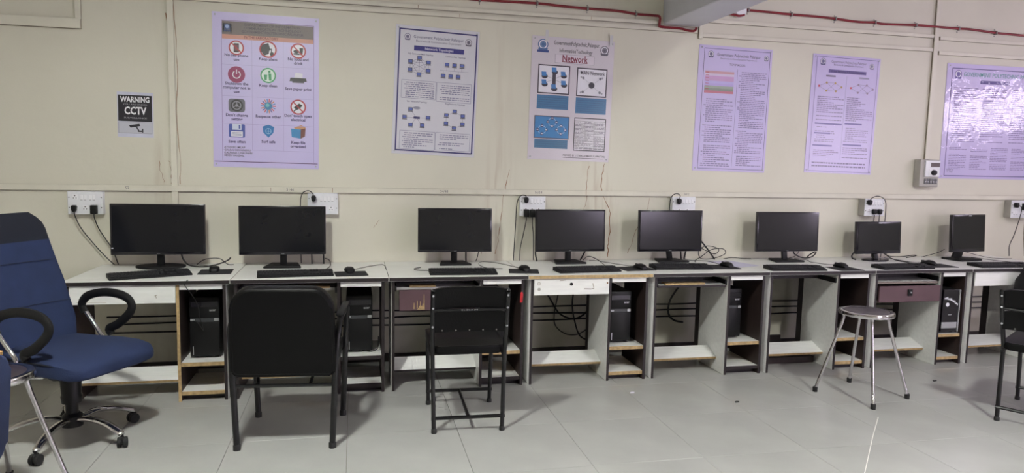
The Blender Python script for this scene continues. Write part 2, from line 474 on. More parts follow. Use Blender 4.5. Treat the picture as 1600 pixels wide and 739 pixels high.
# ------------------------------------------------------------------ cable trunking on the wall
def trunking(label, segs, depth=.022, joints=()):
    t = thing('cable_trunking', label, 'cable trunking', (segs[0][0], 0, segs[0][2]), group='painted cable trunking on the wall')
    ox, oz = segs[0][0], segs[0][2]
    for x0, x1, z0, z1 in segs:
        b = obox('channel', x0 - ox, x1 - ox, -depth * .6, -.001, z0 - oz - .0035, z1 - oz + .0025, CHAN, t)  # darker than the lid, edging out past it as thin dark lines
        lid = obox('lid', x0 - ox - .0005, x1 - ox + .0005, -depth, -depth * .55, z0 - oz - .002, z1 - oz + .002, TRUNK, t, .0015)
    for x, z0, z1 in joints:
        obox('joint_seam', x - ox - .0015, x - ox + .0015, -depth - .0008, -depth + .002, z0 - oz, z1 - oz, CRACKM, t)
    return t
trunking('long cream cable trunking running along the wall just above the switch boards', [(XL + .01, XR - .01, 1.254, 1.288)], joints=[(2.08, 1.256, 1.286), (2.5, 1.256, 1.286), (4.4, 1.256, 1.286)])
trunking('upright cream trunking left of the lilac icon poster', [(1.437, 1.474, 1.29, ZC - .005)], .02)
trunking('short upright trunking stub dropping behind the leftmost monitor', [(1.437, 1.474, .9, 1.252)], .02)
trunking('short cream trunking ending in the top left corner of the wall', [(XL + .01, .915, 2.306, 2.364)], .03)
trunking('upright trunking rising from the end of the corner trunking', [(.885, .917, 2.367, ZC - .005)], .02)
trunking('upper of two thin trunkings above the white topology poster', [(1.48, 5.275, 2.577, 2.601)], .018, [(3.1, 2.578, 2.6), (4.4, 2.578, 2.6)])
trunking('lower of two thin trunkings above the white topology poster', [(1.48, 5.275, 2.532, 2.556)], .018, [(3.4, 2.533, 2.555)])
trunking('short upright trunking under the end of the ceiling beam', [(5.287, 5.317, 2.492, ZC - .005)], .02)
trunking('upper thin trunking right of the beam below the red conduit', [(5.32, 7.445, 2.618, 2.642), (7.51, XR - .01, 2.606, 2.63)], .018)
trunking('lower thin trunking right of the beam above the lilac posters', [(5.32, 7.445, 2.505, 2.53), (7.51, XR - .01, 2.483, 2.508)], .018)
trunking('upright trunking rising from the small grey meter box', [(7.452, 7.492, 1.597, ZC - .005)], .02)

# ------------------------------------------------------------------ red fire alarm conduit with saddle clips
def red_conduit(label, pts, clips):
    x0 = pts[0][0]; z0 = pts[0][1]
    t = thing('red_conduit', label, 'conduit', (x0, 0, z0), group='red fire alarm conduit')
    P = [(x - x0, -.018 - (e[0] if e else 0), z - z0) for x, z, *e in pts]
    otube('pipe', P, .0095, RED, t, 8, 4)
    for x, z in clips:
        c = obox('saddle_clip', x - x0 - .007, x - x0 + .007, -.031, -.001, z - z0 - .016, z - z0 + .016, STEEL, t, .003)
        olathe('screw', [(.0045, 0), (.0045, .004), (.002, .006)], STEEL, c, 8, (x - x0, -.001, z - z0 + .026), 'y')
        olathe('screw', [(.0045, 0), (.0045, .004), (.002, .006)], STEEL, c, 8, (x - x0, -.001, z - z0 - .026), 'y')
red_conduit('dark red conduit left of the ceiling beam, dipping under it',
    [(2.6, 2.69), (3.3, 2.675), (3.545, 2.665), (3.976, 2.669), (4.15, 2.662), (4.368, 2.656), (4.6, 2.655), (4.757, 2.641), (4.9, 2.638, .006), (4.945, 2.628, .014), (4.945, 2.57, .014), (4.965, 2.555, .014), (5.115, 2.553, .014), (5.18, 2.542, .014), (5.23, 2.54, .014), (5.25, 2.553, .014), (5.252, 2.566, .014)],
    [(3.545, 2.665), (3.976, 2.669), (4.368, 2.656), (4.757, 2.641)])
red_conduit('dark red conduit right of the ceiling beam, sagging between its clips',
    [(5.69, 2.731), (5.9, 2.727), (6.083, 2.722), (6.3, 2.72), (6.487, 2.714), (6.7, 2.702), (6.861, 2.707), (6.95, 2.70), (7.257, 2.709), (7.4, 2.709), (7.685, 2.706), (7.8, 2.708), (8.068, 2.694), (8.35, 2.688), (9.9, 2.66)],
    [(5.70, 2.731), (6.083, 2.722), (6.487, 2.714), (6.861, 2.707), (7.257, 2.709), (7.685, 2.706), (8.068, 2.694), (8.5, 2.685)])
jb = thing('junction_box', 'round white junction box where the red conduit resumes beside the beam', 'junction box', (5.63, 0, 2.725))
olathe('body', [(.055, 0), (.055, .02), (.045, .034), (.02, .04)], WPL, jb, 24, (0, -.001, 0), 'y')
otube('red_lead', [(-.12, -.02, -.03), (-.07, -.022, -.035), (-.02, -.03, -.045), (.03, -.03, -.035)], .0095, RED, jb, 8, 4)

# ------------------------------------------------------------------ posters
def flat(name, shapes, parent, y0=-.0045, kind=None):
    """flat print: list of (type, colour, ...) drawn one over the other in the poster's own metres"""
    bm = bmesh.new(); ms = []; lay = {}
    def mi(c):
        if c not in ms: ms.append(c)
        return ms.index(c)
    for k, s in enumerate(shapes):
        y = y0 - .00012 * k if len(shapes) < 40 else y0
        c = mi(s[1])
        def face(pts):
            f = bm.faces.new([bm.verts.new((a, y, b)) for a, b in pts]); f.material_index = c
        if s[0] == 'rect':
            x0, z0, x1, z1 = s[2:]; face([(x0, z0), (x1, z0), (x1, z1), (x0, z1)])
        elif s[0] == 'disc':
            x, z, r = s[2:5]; e = s[5] if len(s) > 5 else 1.
            face([(x + r * math.cos(2 * PI * q / 24), z + e * r * math.sin(2 * PI * q / 24)) for q in range(24)])
        elif s[0] == 'ring':
            x, z, r, w = s[2:6]; a0, a1 = (s[6], s[7]) if len(s) > 6 else (0, 2 * PI)
            n_ = 24
            for q in range(n_):
                p, o = a0 + (a1 - a0) * q / n_, a0 + (a1 - a0) * (q + 1) / n_
                face([(x + (r - w) * math.cos(p), z + (r - w) * math.sin(p)), (x + r * math.cos(p), z + r * math.sin(p)),
                      (x + r * math.cos(o), z + r * math.sin(o)), (x + (r - w) * math.cos(o), z + (r - w) * math.sin(o))])
        elif s[0] == 'line':
            x0, z0, x1, z1, w = s[2:]
            d = Vector((x1 - x0, z1 - z0)); d.normalize(); nx, nz = -d.y * w / 2, d.x * w / 2
            face([(x0 - nx, z0 - nz), (x1 - nx, z1 - nz), (x1 + nx, z1 + nz), (x0 + nx, z0 + nz)])
        elif s[0] == 'poly': face(s[2])
    o = new_obj(name, bm, [col(m) for m in ms], parent)
    if kind: o['kind'] = kind
    return o
INK = {}
def col(c):
    if c not in INK: INK[c] = mat('ink_%d_%d_%d' % c, srgb(*c), .45, var=.03)
    return INK[c]
DK = (52, 46, 62); NAVY = (44, 40, 110); WHT = (238, 236, 246); BLKI = (34, 30, 36); REDI = (176, 36, 54)
def poster(label, x0, z0, w, h, paper, film, tilt=0.):
    t = thing('wall_poster', label, 'poster', (x0, 0, z0), group='posters on the long wall', ry=tilt)
    obox('sheet', 0, w, -.004, -.0008, 0, h, paper, t)
    t['_w'] = w
    t['_h'] = h
    return t
def finish(t, film, w, h):
    bm = bmesh.new(); bm.faces.new([bm.verts.new(q) for q in ((-.004, -.0112, -.004), (w + .004, -.0112, -.004), (w + .004, -.0112, h + .004), (-.004, -.0112, h + .004))])
    new_obj('clear_film', bm, film, t)
    for x in (.02, w - .02):
        for z in (.02, h - .02):
            olathe('pin', [(.006, 0), (.006, .003), (.002, .005)], SILV, t, 10, (x, -.0116, z), 'y')
def print_rows(x0, x1, ztop, zbot, rows, colr, rng, ind=0., gap=.35, thick=.42):
    """unreadable small print: one thin dash for each word"""
    out = []; dz = (ztop - zbot) / rows
    for k in range(rows):
        if rng.random() < .08: continue
        z = ztop - (k + .5) * dz; x = x0 + (ind if rng.random() < .7 else 0)
        end = x1 if rng.random() < .65 else x0 + (x1 - x0) * rng.uniform(.4, .9)
        while x < end - .006:
            l = min(rng.uniform(.008, .035), end - x)
            out.append(('rect', colr, x, z - dz * thick / 2, x + l, z + dz * thick / 2)); x += l + .005
    return out
LIL = mat('lilac_flex_print', srgb(206, 196, 238), .4, var=.03, scale=3)
LIL2 = mat('lilac_laminated_paper', srgb(202, 190, 232), .4, var=.03, scale=3)
WPP = mat('white_print_paper', srgb(218, 216, 226), .45, var=.02, scale=3)
WPP2 = mat('white_flex_print', srgb(216, 208, 218), .4, var=.02, scale=3)

def emblem(cx, cz, r, c1, c2):
    return [('disc', c1, cx, cz, r), ('disc', WHT, cx, cz, r * .82), ('disc', c1, cx, cz, r * .6), ('ring', c2, cx, cz, r * .45, r * .12),
            ('poly', c1, [(cx - r, cz - r * .7), (cx + r, cz - r * .7), (cx + r * .7, cz - r * 1.15), (cx - r * .7, cz - r * 1.15)])]

# --- poster 1: laboratory rules with icons
w, h = .70, 1.045
p = poster('lilac laboratory rules poster with twelve coloured icons under a brown heading', 1.705, 1.425, w, h, LIL, FILM_A, math.radians(.6))
U = lambda u: u * w
V = lambda v: (1 - v) * h
flat('border', [('line', (120, 90, 150), U(.085), V(.052), U(.95), V(.052), .004), ('line', (150, 130, 190), U(.085), V(.052), U(.085), V(.955), .003),
    ('line', (150, 130, 190), U(.95), V(.052), U(.95), V(.955), .003), ('rect', (92, 62, 120), U(.01), V(.966), U(.99), V(.961))], p)
flat('heading_band', [('rect', (112, 98, 96), U(.09), V(.14), U(.945), V(.056)), ('rect', (205, 145, 128), U(.09), V(.168), U(.945), V(.14))], p)
flat('emblem', [('rect', (200, 214, 240), U(.095), V(.125), U(.178), V(.07)), ('disc', (70, 90, 150), U(.137), V(.092), .02), ('disc', (170, 190, 230), U(.137), V(.09), .012), ('rect', (50, 66, 120), U(.105), V(.122), U(.168), V(.112))], p)
for k, (s, v, c) in enumerate((('DEPARTMENT OF INFORMATION', .073, (60, 48, 58)), ('COMMUNICATION TECHNOLOGY', .095, (60, 48, 58)), ('GOVERNMENT POLYTECHNIC PALANPUR', .117, (60, 48, 58)), ('IN THE LABORATORY', .152, (120, 22, 40)))):
    text('heading_text', s, U(.56 if k < 3 else .45), V(v), .024, col(c), p, -.0056, .012, fit=U((.52, .54, .58, .32)[k]))
gl = []
for v in (.332, .535, .715, .885): gl.append(('line', (170, 156, 206), U(.085), V(v), U(.95), V(v), .002))
for u in (.365, .66): gl.append(('line', (170, 156, 206), U(u), V(.168), U(u), V(.885), .002))
flat('grid_lines', gl, p)
CAP = [('No sell phone\nuse', .22, .285), ('Keep silent', .515, .285), ('No food and\ndrink', .80, .288), ('Shutdown the\ncomputer not in\nuse', .22, .48), ('Keep clean', .515, .457), ('Save paper print', .80, .47),
       ('Don\'t change\nsetting', .22, .672), ('Respecte other', .515, .66), ('Don\' touch open\nelectrical', .80, .66), ('Save often', .22, .832), ('Surf safe', .515, .826), ('Keep file\norganised', .80, .838)]
for s, u, v in CAP: text('caption', s, U(u), V(v), .027, col((60, 38, 110)), p, -.0046, .03)
text('maker_names', 'AYUSHIO MILAP\nGALRAI DEVAINSHU\nKALPANA CHAUHAN\nMODI VANSHIL', U(.1), V(.897), .019, col((50, 40, 70)), p, -.0046, .012, 'LEFT')
def sign_no(cx, cz, r): return [('ring', REDI, cx, cz, r, r * .18)]
def slash(cx, cz, r): return [('line', REDI, cx - r * .62, cz + r * .62, cx + r * .62, cz - r * .62, r * .17)]
r = .05
c1 = (U(.22), V(.223)); flat('icon', [('disc', WHT, *c1, r)] + [('rect', BLKI, c1[0] - .017, c1[1] - .03, c1[0] + .017, c1[1] + .03), ('rect', (120, 60, 70), c1[0] - .012, c1[1] - .02, c1[0] + .012, c1[1] + .02)] + sign_no(*c1, r) + slash(*c1, r), p)
c1 = (U(.515), V(.222)); flat('icon', [('disc', WHT, *c1, r * 1.1), ('poly', BLKI, [(c1[0] - .042, c1[1] + .03), (c1[0] + .002, c1[1] + .044), (c1[0] + .012, c1[1] + .012), (c1[0] + .02, c1[1] + .002), (c1[0] + .008, c1[1] - .008), (c1[0] + .004, c1[1] - .03), (c1[0] - .025, c1[1] - .043), (c1[0] - .05, c1[1] - .01)]),
    ('rect', BLKI, c1[0] + .019, c1[1] - .03, c1[0] + .026, c1[1] + .008), ('disc', BLKI, c1[0] + .026, c1[1] - .03, .014), ('ring', REDI, *c1, r * 1.15, r * .2)], p)
c1 = (U(.80), V(.22)); flat('icon', [('disc', WHT, *c1, r * 1.02), ('disc', BLKI, c1[0] - .012, c1[1] - .004, .02, .6), ('rect', BLKI, c1[0] - .032, c1[1] - .026, c1[0] + .01, c1[1] - .016), ('poly', BLKI, [(c1[0] + .008, c1[1] + .022), (c1[0] + .034, c1[1] + .022), (c1[0] + .028, c1[1] - .026), (c1[0] + .014, c1[1] - .026)])] + sign_no(*c1, r * 1.05) + slash(*c1, r), p)
c1 = (U(.22), V(.395)); flat('icon', [('disc', (150, 26, 92), *c1, r * 1.12), ('ring', WHT, *c1, r * .55, r * .12, PI * .68, PI * 2.32), ('rect', WHT, c1[0] - .003, c1[1] + .004, c1[0] + .003, c1[1] + .034)], p)
c1 = (U(.515), V(.39)); flat('icon', [('disc', (60, 158, 104), *c1, r * 1.04), ('disc', (222, 240, 232), *c1, r * .86), ('disc', (60, 158, 104), c1[0] + .008, c1[1] + .026, .008), ('poly', (60, 158, 104), [(c1[0] + .001, c1[1] + .016), (c1[0] + .02, c1[1] + .014), (c1[0] + .022, c1[1] - .034), (c1[0] + .006, c1[1] - .034)]), ('poly', (60, 158, 104), [(c1[0] - .028, c1[1] + .004), (c1[0] - .006, c1[1] + .004), (c1[0] - .01, c1[1] - .032), (c1[0] - .024, c1[1] - .032)])], p)
c1 = (U(.80), V(.40)); flat('icon', [('poly', (228, 226, 240), [(c1[0] - .028, c1[1]), (c1[0] - .018, c1[1] + .04), (c1[0] + .03, c1[1] + .036), (c1[0] + .028, c1[1])]), ('poly', BLKI, [(c1[0] - .052, c1[1] + .004), (c1[0] + .052, c1[1] + .004), (c1[0] + .058, c1[1] - .02), (c1[0] - .058, c1[1] - .02)]), ('rect', (66, 60, 72), c1[0] - .04, c1[1] - .03, c1[0] + .04, c1[1] - .02)], p)
c1 = (U(.22), V(.595)); teeth = [('poly', (26, 24, 30), rrect(.108, .088, .02))]
teeth[0] = ('poly', (100, 98, 112), [(a + c1[0], b + c1[1]) for a, b in rrect(.108, .09, .02)])
flat('icon', teeth + [('disc', (30, 28, 34), *c1, .041), ('ring', (150, 148, 160), *c1, .03, .006), ('disc', (150, 148, 160), *c1, .01)] + [('line', (150, 148, 160), c1[0], c1[1], c1[0] + .028 * math.cos(a), c1[1] + .028 * math.sin(a), .005) for a in (PI / 2, PI * 7 / 6, PI * 11 / 6)], p)
c1 = (U(.515), V(.59)); rays = []
for k in range(18):
    a = 2 * PI * k / 18; cc = ((196, 60, 60), (70, 130, 190), (200, 120, 60), (90, 70, 140))[k % 4]
    rays.append(('line', cc, c1[0] + .026 * math.cos(a), c1[1] + .026 * math.sin(a), c1[0] + .05 * math.cos(a), c1[1] + .05 * math.sin(a), .006))
flat('icon', rays + [('disc', (60, 130, 180), *c1, .026), ('disc', (120, 190, 200), c1[0] - .005, c1[1] + .005, .013)], p)
c1 = (U(.80), V(.588)); flat('icon', [('disc', WHT, *c1, r * 1.02), ('poly', BLKI, [(c1[0] - .03, c1[1] - .004), (c1[0] + .006, c1[1] + .026), (c1[0] + .03, c1[1] + .012), (c1[0] + .012, c1[1] - .008), (c1[0] - .01, c1[1] - .022)]), ('line', BLKI, c1[0] - .03, c1[1] - .03, c1[0] + .0, c1[1] - .006, .008)] + sign_no(*c1, r * 1.06) + slash(*c1, r), p)
c1 = (U(.22), V(.76)); flat('icon', [('poly', (66, 84, 170), [(a + c1[0], b + c1[1]) for a, b in rrect(.105, .09, .008)]), ('rect', (214, 220, 240), c1[0] - .03, c1[1] + .006, c1[0] + .03, c1[1] + .045), ('rect', (66, 84, 170), c1[0] + .012, c1[1] + .014, c1[0] + .022, c1[1] + .04), ('rect', WHT, c1[0] - .038, c1[1] - .04, c1[0] + .038, c1[1] - .004)] + [('rect', (90, 100, 150), c1[0] - .03, c1[1] - .014 - .009 * k, c1[0] + .03, c1[1] - .011 - .009 * k) for k in range(3)], p)
c1 = (U(.515), V(.755)); flat('icon', [('poly', (40, 122, 190), [(c1[0], c1[1] + .045), (c1[0] + .038, c1[1] + .03), (c1[0] + .034, c1[1] - .01), (c1[0], c1[1] - .045), (c1[0] - .034, c1[1] - .01), (c1[0] - .038, c1[1] + .03)]), ('ring', (150, 200, 235), *c1, .02, .004), ('line', (150, 200, 235), c1[0] - .02, c1[1], c1[0] + .02, c1[1], .003), ('line', (150, 200, 235), c1[0], c1[1] - .02, c1[0], c1[1] + .02, .003)], p)
c1 = (U(.80), V(.755)); flat('icon', [('poly', (200, 150, 110), [(c1[0] - .03, c1[1] + .03), (c1[0] + .02, c1[1] + .05), (c1[0] + .05, c1[1] + .035), (c1[0] + .046, c1[1] - .02)]), ('poly', (120, 70, 60), [(c1[0] + .018, c1[1] + .02), (c1[0] + .05, c1[1] + .03), (c1[0] + .046, c1[1] - .028), (c1[0] + .016, c1[1] - .044)]), ('poly', (58, 140, 196), [(c1[0] - .048, c1[1] + .024), (c1[0] + .018, c1[1] + .02), (c1[0] + .016, c1[1] - .044), (c1[0] - .044, c1[1] - .034)])], p)
finish(p, FILM_A, w, h)

# --- poster 2: network topologies
rng = random.Random(3)
w, h = .605, .915
p = poster('white network topologies poster in a navy border, second big poster from the left', 2.915, 1.545, w, h, WPP, FILM_A, math.radians(2.0))
U = lambda u: u * w
V = lambda v: (1 - v) * h
bd = .022
flat('border', [('rect', NAVY, bd, h - bd - .01, w - bd * .6, h - bd), ('rect', NAVY, bd, bd, w - bd * .6, bd + .01), ('rect', NAVY, bd, bd, bd + .01, h - bd), ('rect', NAVY, w - bd * .6 - .01, bd, w - bd * .6, h - bd)], p)
flat('emblem', emblem(U(.14), V(.085), .022, (110, 104, 140), (150, 146, 170)), p)
flat('emblem', emblem(U(.87), V(.09), .024, (110, 104, 120), (150, 146, 170)), p)
text('title', 'Government Polytechnic Palanpur', U(.51), V(.082), .03, col((72, 68, 120)), p, -.0046, .004, fit=U(.6))
text('subtitle', 'Electronics & Communication Department', U(.51), V(.113), .02, col((90, 84, 120)), p, -.0046, .0, fit=U(.54))
flat('title_bar', [('rect', (46, 40, 130), U(.22), V(.188), U(.82), V(.15))], p)
text('bar_text', 'Network Topologies', U(.52), V(.169), .026, col((226, 222, 244)), p, -.0056, .014, fit=U(.34))
for s, u, v in (('Fully Connected Mesh Topology', .3, .215), ('Common Bus Topology', .72, .215), ('Star Network Topology', .28, .585), ('Ring Network Topology', .74, .585)):
    text('heading', s, U(u), V(v), .016, col((60, 56, 110)), p, -.0046, .006, fit=U(.3 if 'Mesh' in s else .24))
PCC = (52, 56, 128)
def pc_icon(x, z, s=.018): return [('rect', (40, 38, 60), x - s, z - s * .5, x + s, z + s), ('rect', (96, 112, 190), x - s * .8, z - s * .3, x + s * .8, z + s * .8), ('rect', (70, 66, 90), x - s * 1.1, z - s, x + s * 1.1, z - s * .65)]
def node_set(nodes, links, c, name='diagram', s=.016):
    sh = [('line', (120, 118, 150), *a, *b, .0018) for a, b in links]
    for x, z in nodes: sh += pc_icon(x, z, s)
    flat(name, sh, p)
cx, cz = U(.29), V(.31); N6 = [(cx + .075 * math.cos(PI / 2 + k * PI / 3), cz + .058 * math.sin(PI / 2 + k * PI / 3)) for k in range(6)]
node_set(N6, [(N6[a], N6[b]) for a in range(6) for b in range(a)][:15], PCC)
cx, cz = U(.72), V(.325)
bus = [(cx - .06 + .055 * k, cz + .04) for k in range(3)] + [(cx - .085 + .055 * k, cz - .04) for k in range(3)]
node_set(bus, [((cx - .11, cz), (cx + .1, cz))] + [((a, b), (a, cz)) for a, b in bus], PCC)
cx, cz = U(.28), V(.71); N5 = [(cx + .085 * math.cos(PI / 2 + .55 + k * PI / 3), cz + .065 * math.sin(PI / 2 + .55 + k * PI / 3)) for k in (0, 1, 2, 3, 4)]
node_set(N5, [(a, (cx, cz)) for a in N5], PCC)
flat('diagram', [('rect', (60, 60, 110), cx - .02, cz - .008, cx + .025, cz + .008), ('disc', (150, 150, 170), cx, cz + .07, .026, .4)], p, -.0062)
cx, cz = U(.74), V(.71); N6 = [(cx + .07 * math.cos(PI / 2 + k * PI / 3), cz + .06 * math.sin(PI / 2 + k * PI / 3)) for k in range(6)]
node_set(N6, [(N6[k], N6[k - 1]) for k in range(6)], PCC)
bx = []
for (u0, v0, u1, v1) in ((.09, .42, .5, .59 - .03), (.51, .42, .93, .57), (.09, .815, .51, .97 - .01), (.52, .815, .94, .955)):
    for a in ((u0, v0, u1, v0), (u0, v1, u1, v1), (u0, v0, u0, v1), (u1, v0, u1, v1)):
        bx.append(('line', (110, 106, 150), U(a[0]), V(a[1]), U(a[2]), V(a[3]), .0022))
flat('text_boxes', bx, p)
fp = []
for (u0, v0, u1, v1) in ((.12, .43, .48, .555), (.55, .435, .91, .56), (.12, .825, .49, .952), (.55, .825, .92, .95)):
    fp += print_rows(U(u0), U(u1), V(v0), V(v1), 8, (128, 126, 158), rng, .012)
flat('fine_print', fp, p, kind='stuff')
finish(p, FILM_A, w, h)

# --- poster 3: network poster with blue boxes
w, h = .648, .915
p = poster('white poster headed Network with blue boxes, near the middle of the wall', 3.93, 1.525, w, h, WPP2, FILM_A, math.radians(1.2))
flat('emblem', [('rect', (92, 130, 176), U(0) + .03, V(0) - .02 - .001, 0, 0)][:0] + emblem(.085, h - .06, .04, (70, 108, 160), (120, 150, 190)) + [('rect', (44, 72, 140), .04, h - .118, .13, h - .1)], p)
U = lambda u: u * w
V = lambda v: (1 - v) * h
flat('emblem', emblem(U(.88), V(.078), .034, (100, 96, 110), (150, 146, 160)), p)
text('title', 'GovernmentPolytechnic,Palanpur.', U(.54), V(.045), .042, col((48, 42, 50)), p, -.0046, .01, fit=U(.56))
text('title', 'InformationTechnology', U(.53), V(.105), .04, col((48, 42, 50)), p, -.0046, .01, fit=U(.4))
flat('heading_box', [('rect', (150, 140, 156), U(.28), V(.205), U(.76), V(.135)), ('rect', (224, 214, 226), U(.284), V(.203), U(.756), V(.137))], p)
text('heading', 'Network', U(.52), V(.168), .068, col((132, 30, 60)), p, -.0056, .02, fit=U(.31))
flat('heading_rule', [('rect', (132, 30, 60), U(.365), V(.197), U(.675), V(.192))], p, -.0056)
def frame(u0, v0, u1, v1, c=(56, 46, 62), inner=WHT, t=.009):
    return [('rect', c, U(u0), V(v1), U(u1), V(v0)), ('rect', inner, U(u0) + t, V(v1) + t, U(u1) - t, V(v0) - t)]
sh = frame(.085, .225, .47, .46)
cx, cz = U(.28), V(.34)
nod = [(cx + .088 * math.cos(a), cz + .062 * math.sin(a)) for a in (PI / 2, PI / 5, -PI / 6, -PI / 2, PI * 7 / 6, PI * .85)]
sh += [('line', (120, 116, 130), cx, cz, a, b, .002) for a, b in nod] + [('rect', (50, 46, 60), cx - .014, cz - .04, cx + .014, cz + .04)]
for a, b in nod: sh += [('disc', (40, 40, 56), a + .004, b - .01, .024, .7), ('poly', (60, 130, 200), [(a - .022, b + .024), (a + .014, b + .024), (a + .018, b - .008), (a - .018, b - .008)])]
flat('diagram', sh, p)
sh = frame(.555, .23, .93, .465)
cx, cz = U(.74), V(.37); sh += [('disc', (44, 42, 52), cx, cz, .024)]
for sx in (-1, 1):
    for sz in (-1, 1): sh += [('line', (150, 150, 160), cx + sx * .02, cz + sz * .016, cx + sx * .06, cz + sz * .045, .0015), ('disc', (130, 128, 140), cx + sx * .068, cz + sz * .052, .01), ('disc', (170, 168, 180), cx + sx * .085, cz + sz * .058, .007)]
flat('diagram', sh, p)
text('diagram_title', 'MAN Network', U(.745), V(.272), .042, col((60, 54, 66)), p, -.0085, .004, fit=U(.3))
flat('blue_text_box', [('rect', (50, 116, 164), U(.085), V(.585), U(.465), V(.47)), ] + [('rect', (40, 88, 128), U(.1), V(.49 + .018 * k) - .003, U(.45 - .02 * (k % 2)), V(.49 + .018 * k)) for k in range(5)], p)
flat('blue_text_box', [('rect', (50, 116, 164), U(.555), V(.605), U(.935), V(.475)), ] + [('rect', (40, 88, 128), U(.57), V(.495 + .018 * k) - .003, U(.92 - .02 * (k % 2)), V(.495 + .018 * k)) for k in range(6)], p)
sh = frame(.065, .64, .49, .825, (56, 50, 66), (46, 132, 196), .006)
for (u, v) in ((.28, .69), (.16, .755), (.39, .75)):
    cx, cz = U(u), V(v)
    sh += [('ring', (170, 205, 235), cx, cz, .032, .004)]
    for a in (PI / 2, PI, 0, -PI / 2): sh += [('disc', (40, 60, 110), cx + .034 * math.cos(a), cz + .03 * math.sin(a), .012), ('rect', (220, 230, 245), cx + .034 * math.cos(a) - .007, cz + .03 * math.sin(a) - .003, cx + .034 * math.cos(a) + .007, cz + .03 * math.sin(a) + .004)]
flat('diagram', sh, p)
flat('blue_text_box', [('rect', (50, 112, 152), U(.075), V(.905), U(.48), V(.832))] + [('rect', (40, 88, 128), U(.09), V(.85 + .018 * k) - .003, U(.46), V(.85 + .018 * k)) for k in range(3)], p)
sh = frame(.55, .64, .945, .915, (52, 46, 56), (222, 218, 226), .007)
flat('table_frame', sh, p)
tb = []
for k in range(12): tb.append(('line', (96, 90, 100), U(.56), V(.668 + .0205 * k), U(.935), V(.668 + .0205 * k), .0018))
for u in (.68, .80): tb.append(('line', (96, 90, 100), U(u), V(.668), U(u), V(.905), .0018))
for a, b in ((.565, .675), (.685, .795), (.805, .93)): tb += print_rows(U(a), U(b), V(.672), V(.902), 22, (120, 114, 126), rng)
flat('table_print', tb, p, -.0050, 'stuff')
text('credit', 'PREPARED BY : I (THAKKAR MANSI, II LAPPATTAR)', U(.69), V(.958), .02, col((60, 52, 60)), p, -.0046, .012, fit=U(.52))
flat('credit_rule', [('rect', (90, 80, 90), U(.43), V(.978), U(.93), V(.974))], p)
finish(p, FILM_A, w, h)
for xx in (.11, w - .03):
    obox('tape', xx - .012, xx + .012, -.0125, -.0118, h - .04, h + .045, mat('clear_tape', srgb(214, 212, 216), .25), p)

# --- posters 4, 5, 6: lilac laminated text posters
w, h = .64, .985
p = poster('lilac two-column text poster with a small red and green table, right of the beam', 5.287, 1.463, w, h, LIL2, FILM_B, math.radians(.9))
U = lambda u: u * w
V = lambda v: (1 - v) * h
def thin_border(p, c, u0, v0, u1, v1, t=.0035):
    flat('border', [('line', c, U(u0), V(v0), U(u1), V(v0), t), ('line', c, U(u0), V(v1), U(u1), V(v1), t), ('line', c, U(u0), V(v0), U(u0), V(v1), t), ('line', c, U(u1), V(v0), U(u1), V(v1), t)], p)
thin_border(p, (72, 66, 120), .07, .025, .97, .98)
flat('emblem', emblem(U(.16), V(.068), .024, (96, 92, 130), (150, 146, 180)), p)
flat('emblem', emblem(U(.92), V(.072), .02, (120, 116, 150), (160, 156, 190)), p)
text('title', 'Government Polytechnic Palanpur', U(.54), V(.07), .034, col((76, 72, 110)), p, -.0046, .006, fit=U(.6))
text('subtitle', 'Electronics & Communication Department', U(.54), V(.098), .02, col((96, 92, 130)), p, -.0046, fit=U(.5))
text('heading', 'TCP/IP MODEL', U(.53), V(.143), .024, col((90, 80, 120)), p, -.0046, .004, fit=U(.22))
sh = []
for k, c in enumerate(((206, 160, 170), (214, 200, 226), (204, 160, 210), (200, 160, 205), (190, 180, 230), (186, 170, 226), (158, 170, 158), (140, 150, 140), (196, 120, 140))):
    sh.append(('rect', c, U(.095), V(.20 + .0195 * (k + 1)), U(.49), V(.20 + .0195 * k)))
for k in range(7): sh.append(('rect', (186, 60, 80), U(.105), V(.21 + .022 * k) - .004, U(.15), V(.21 + .022 * k)))
flat('colour_table', sh, p)
flat('column_rule', [('line', (96, 90, 140), U(.535), V(.175), U(.535), V(.96), .002)], p)
fp = print_rows(U(.1), U(.5), V(.415), V(.965), 34, (128, 118, 160), rng, .02) + print_rows(U(.56), U(.94), V(.19), V(.955), 52, (128, 118, 160), rng, .02)
flat('fine_print', fp, p, kind='stuff')
finish(p, FILM_C, w, h)

w, h = .638, .965
p = poster('lilac text poster with network path diagrams between two other lilac posters', 6.294, 1.466, w, h, LIL2, FILM_B, math.radians(1.2))
thin_border(p, (80, 70, 140), .06, .02, .965, .985)
flat('emblem', emblem(U(.15), V(.058), .026, (96, 92, 140), (150, 146, 180)), p)
flat('emblem', emblem(U(.875), V(.07), .022, (120, 116, 150), (160, 156, 190)), p)
text('title', 'Government Polytechnic Palanpur', U(.53), V(.055), .03, col((110, 100, 140)), p, -.0046, .003, fit=U(.52))
text('subtitle', 'Electronics & Communication Department', U(.53), V(.08), .019, col((96, 84, 130)), p, -.0046, .004, fit=U(.44))
flat('title_bar', [('rect', (98, 82, 150), U(.24), V(.148), U(.80), V(.12))], p)
text('bar_text', 'Virtual Switching & Routed Network', U(.52), V(.134), .024, col((56, 44, 100)), p, -.0056, .01, fit=U(.5))
flat('subheading_bar', [('rect', (110, 100, 130), U(.21), V(.183), U(.35), V(.17)), ('rect', (150, 144, 176), U(.70), V(.183), U(.85), V(.17))], p)
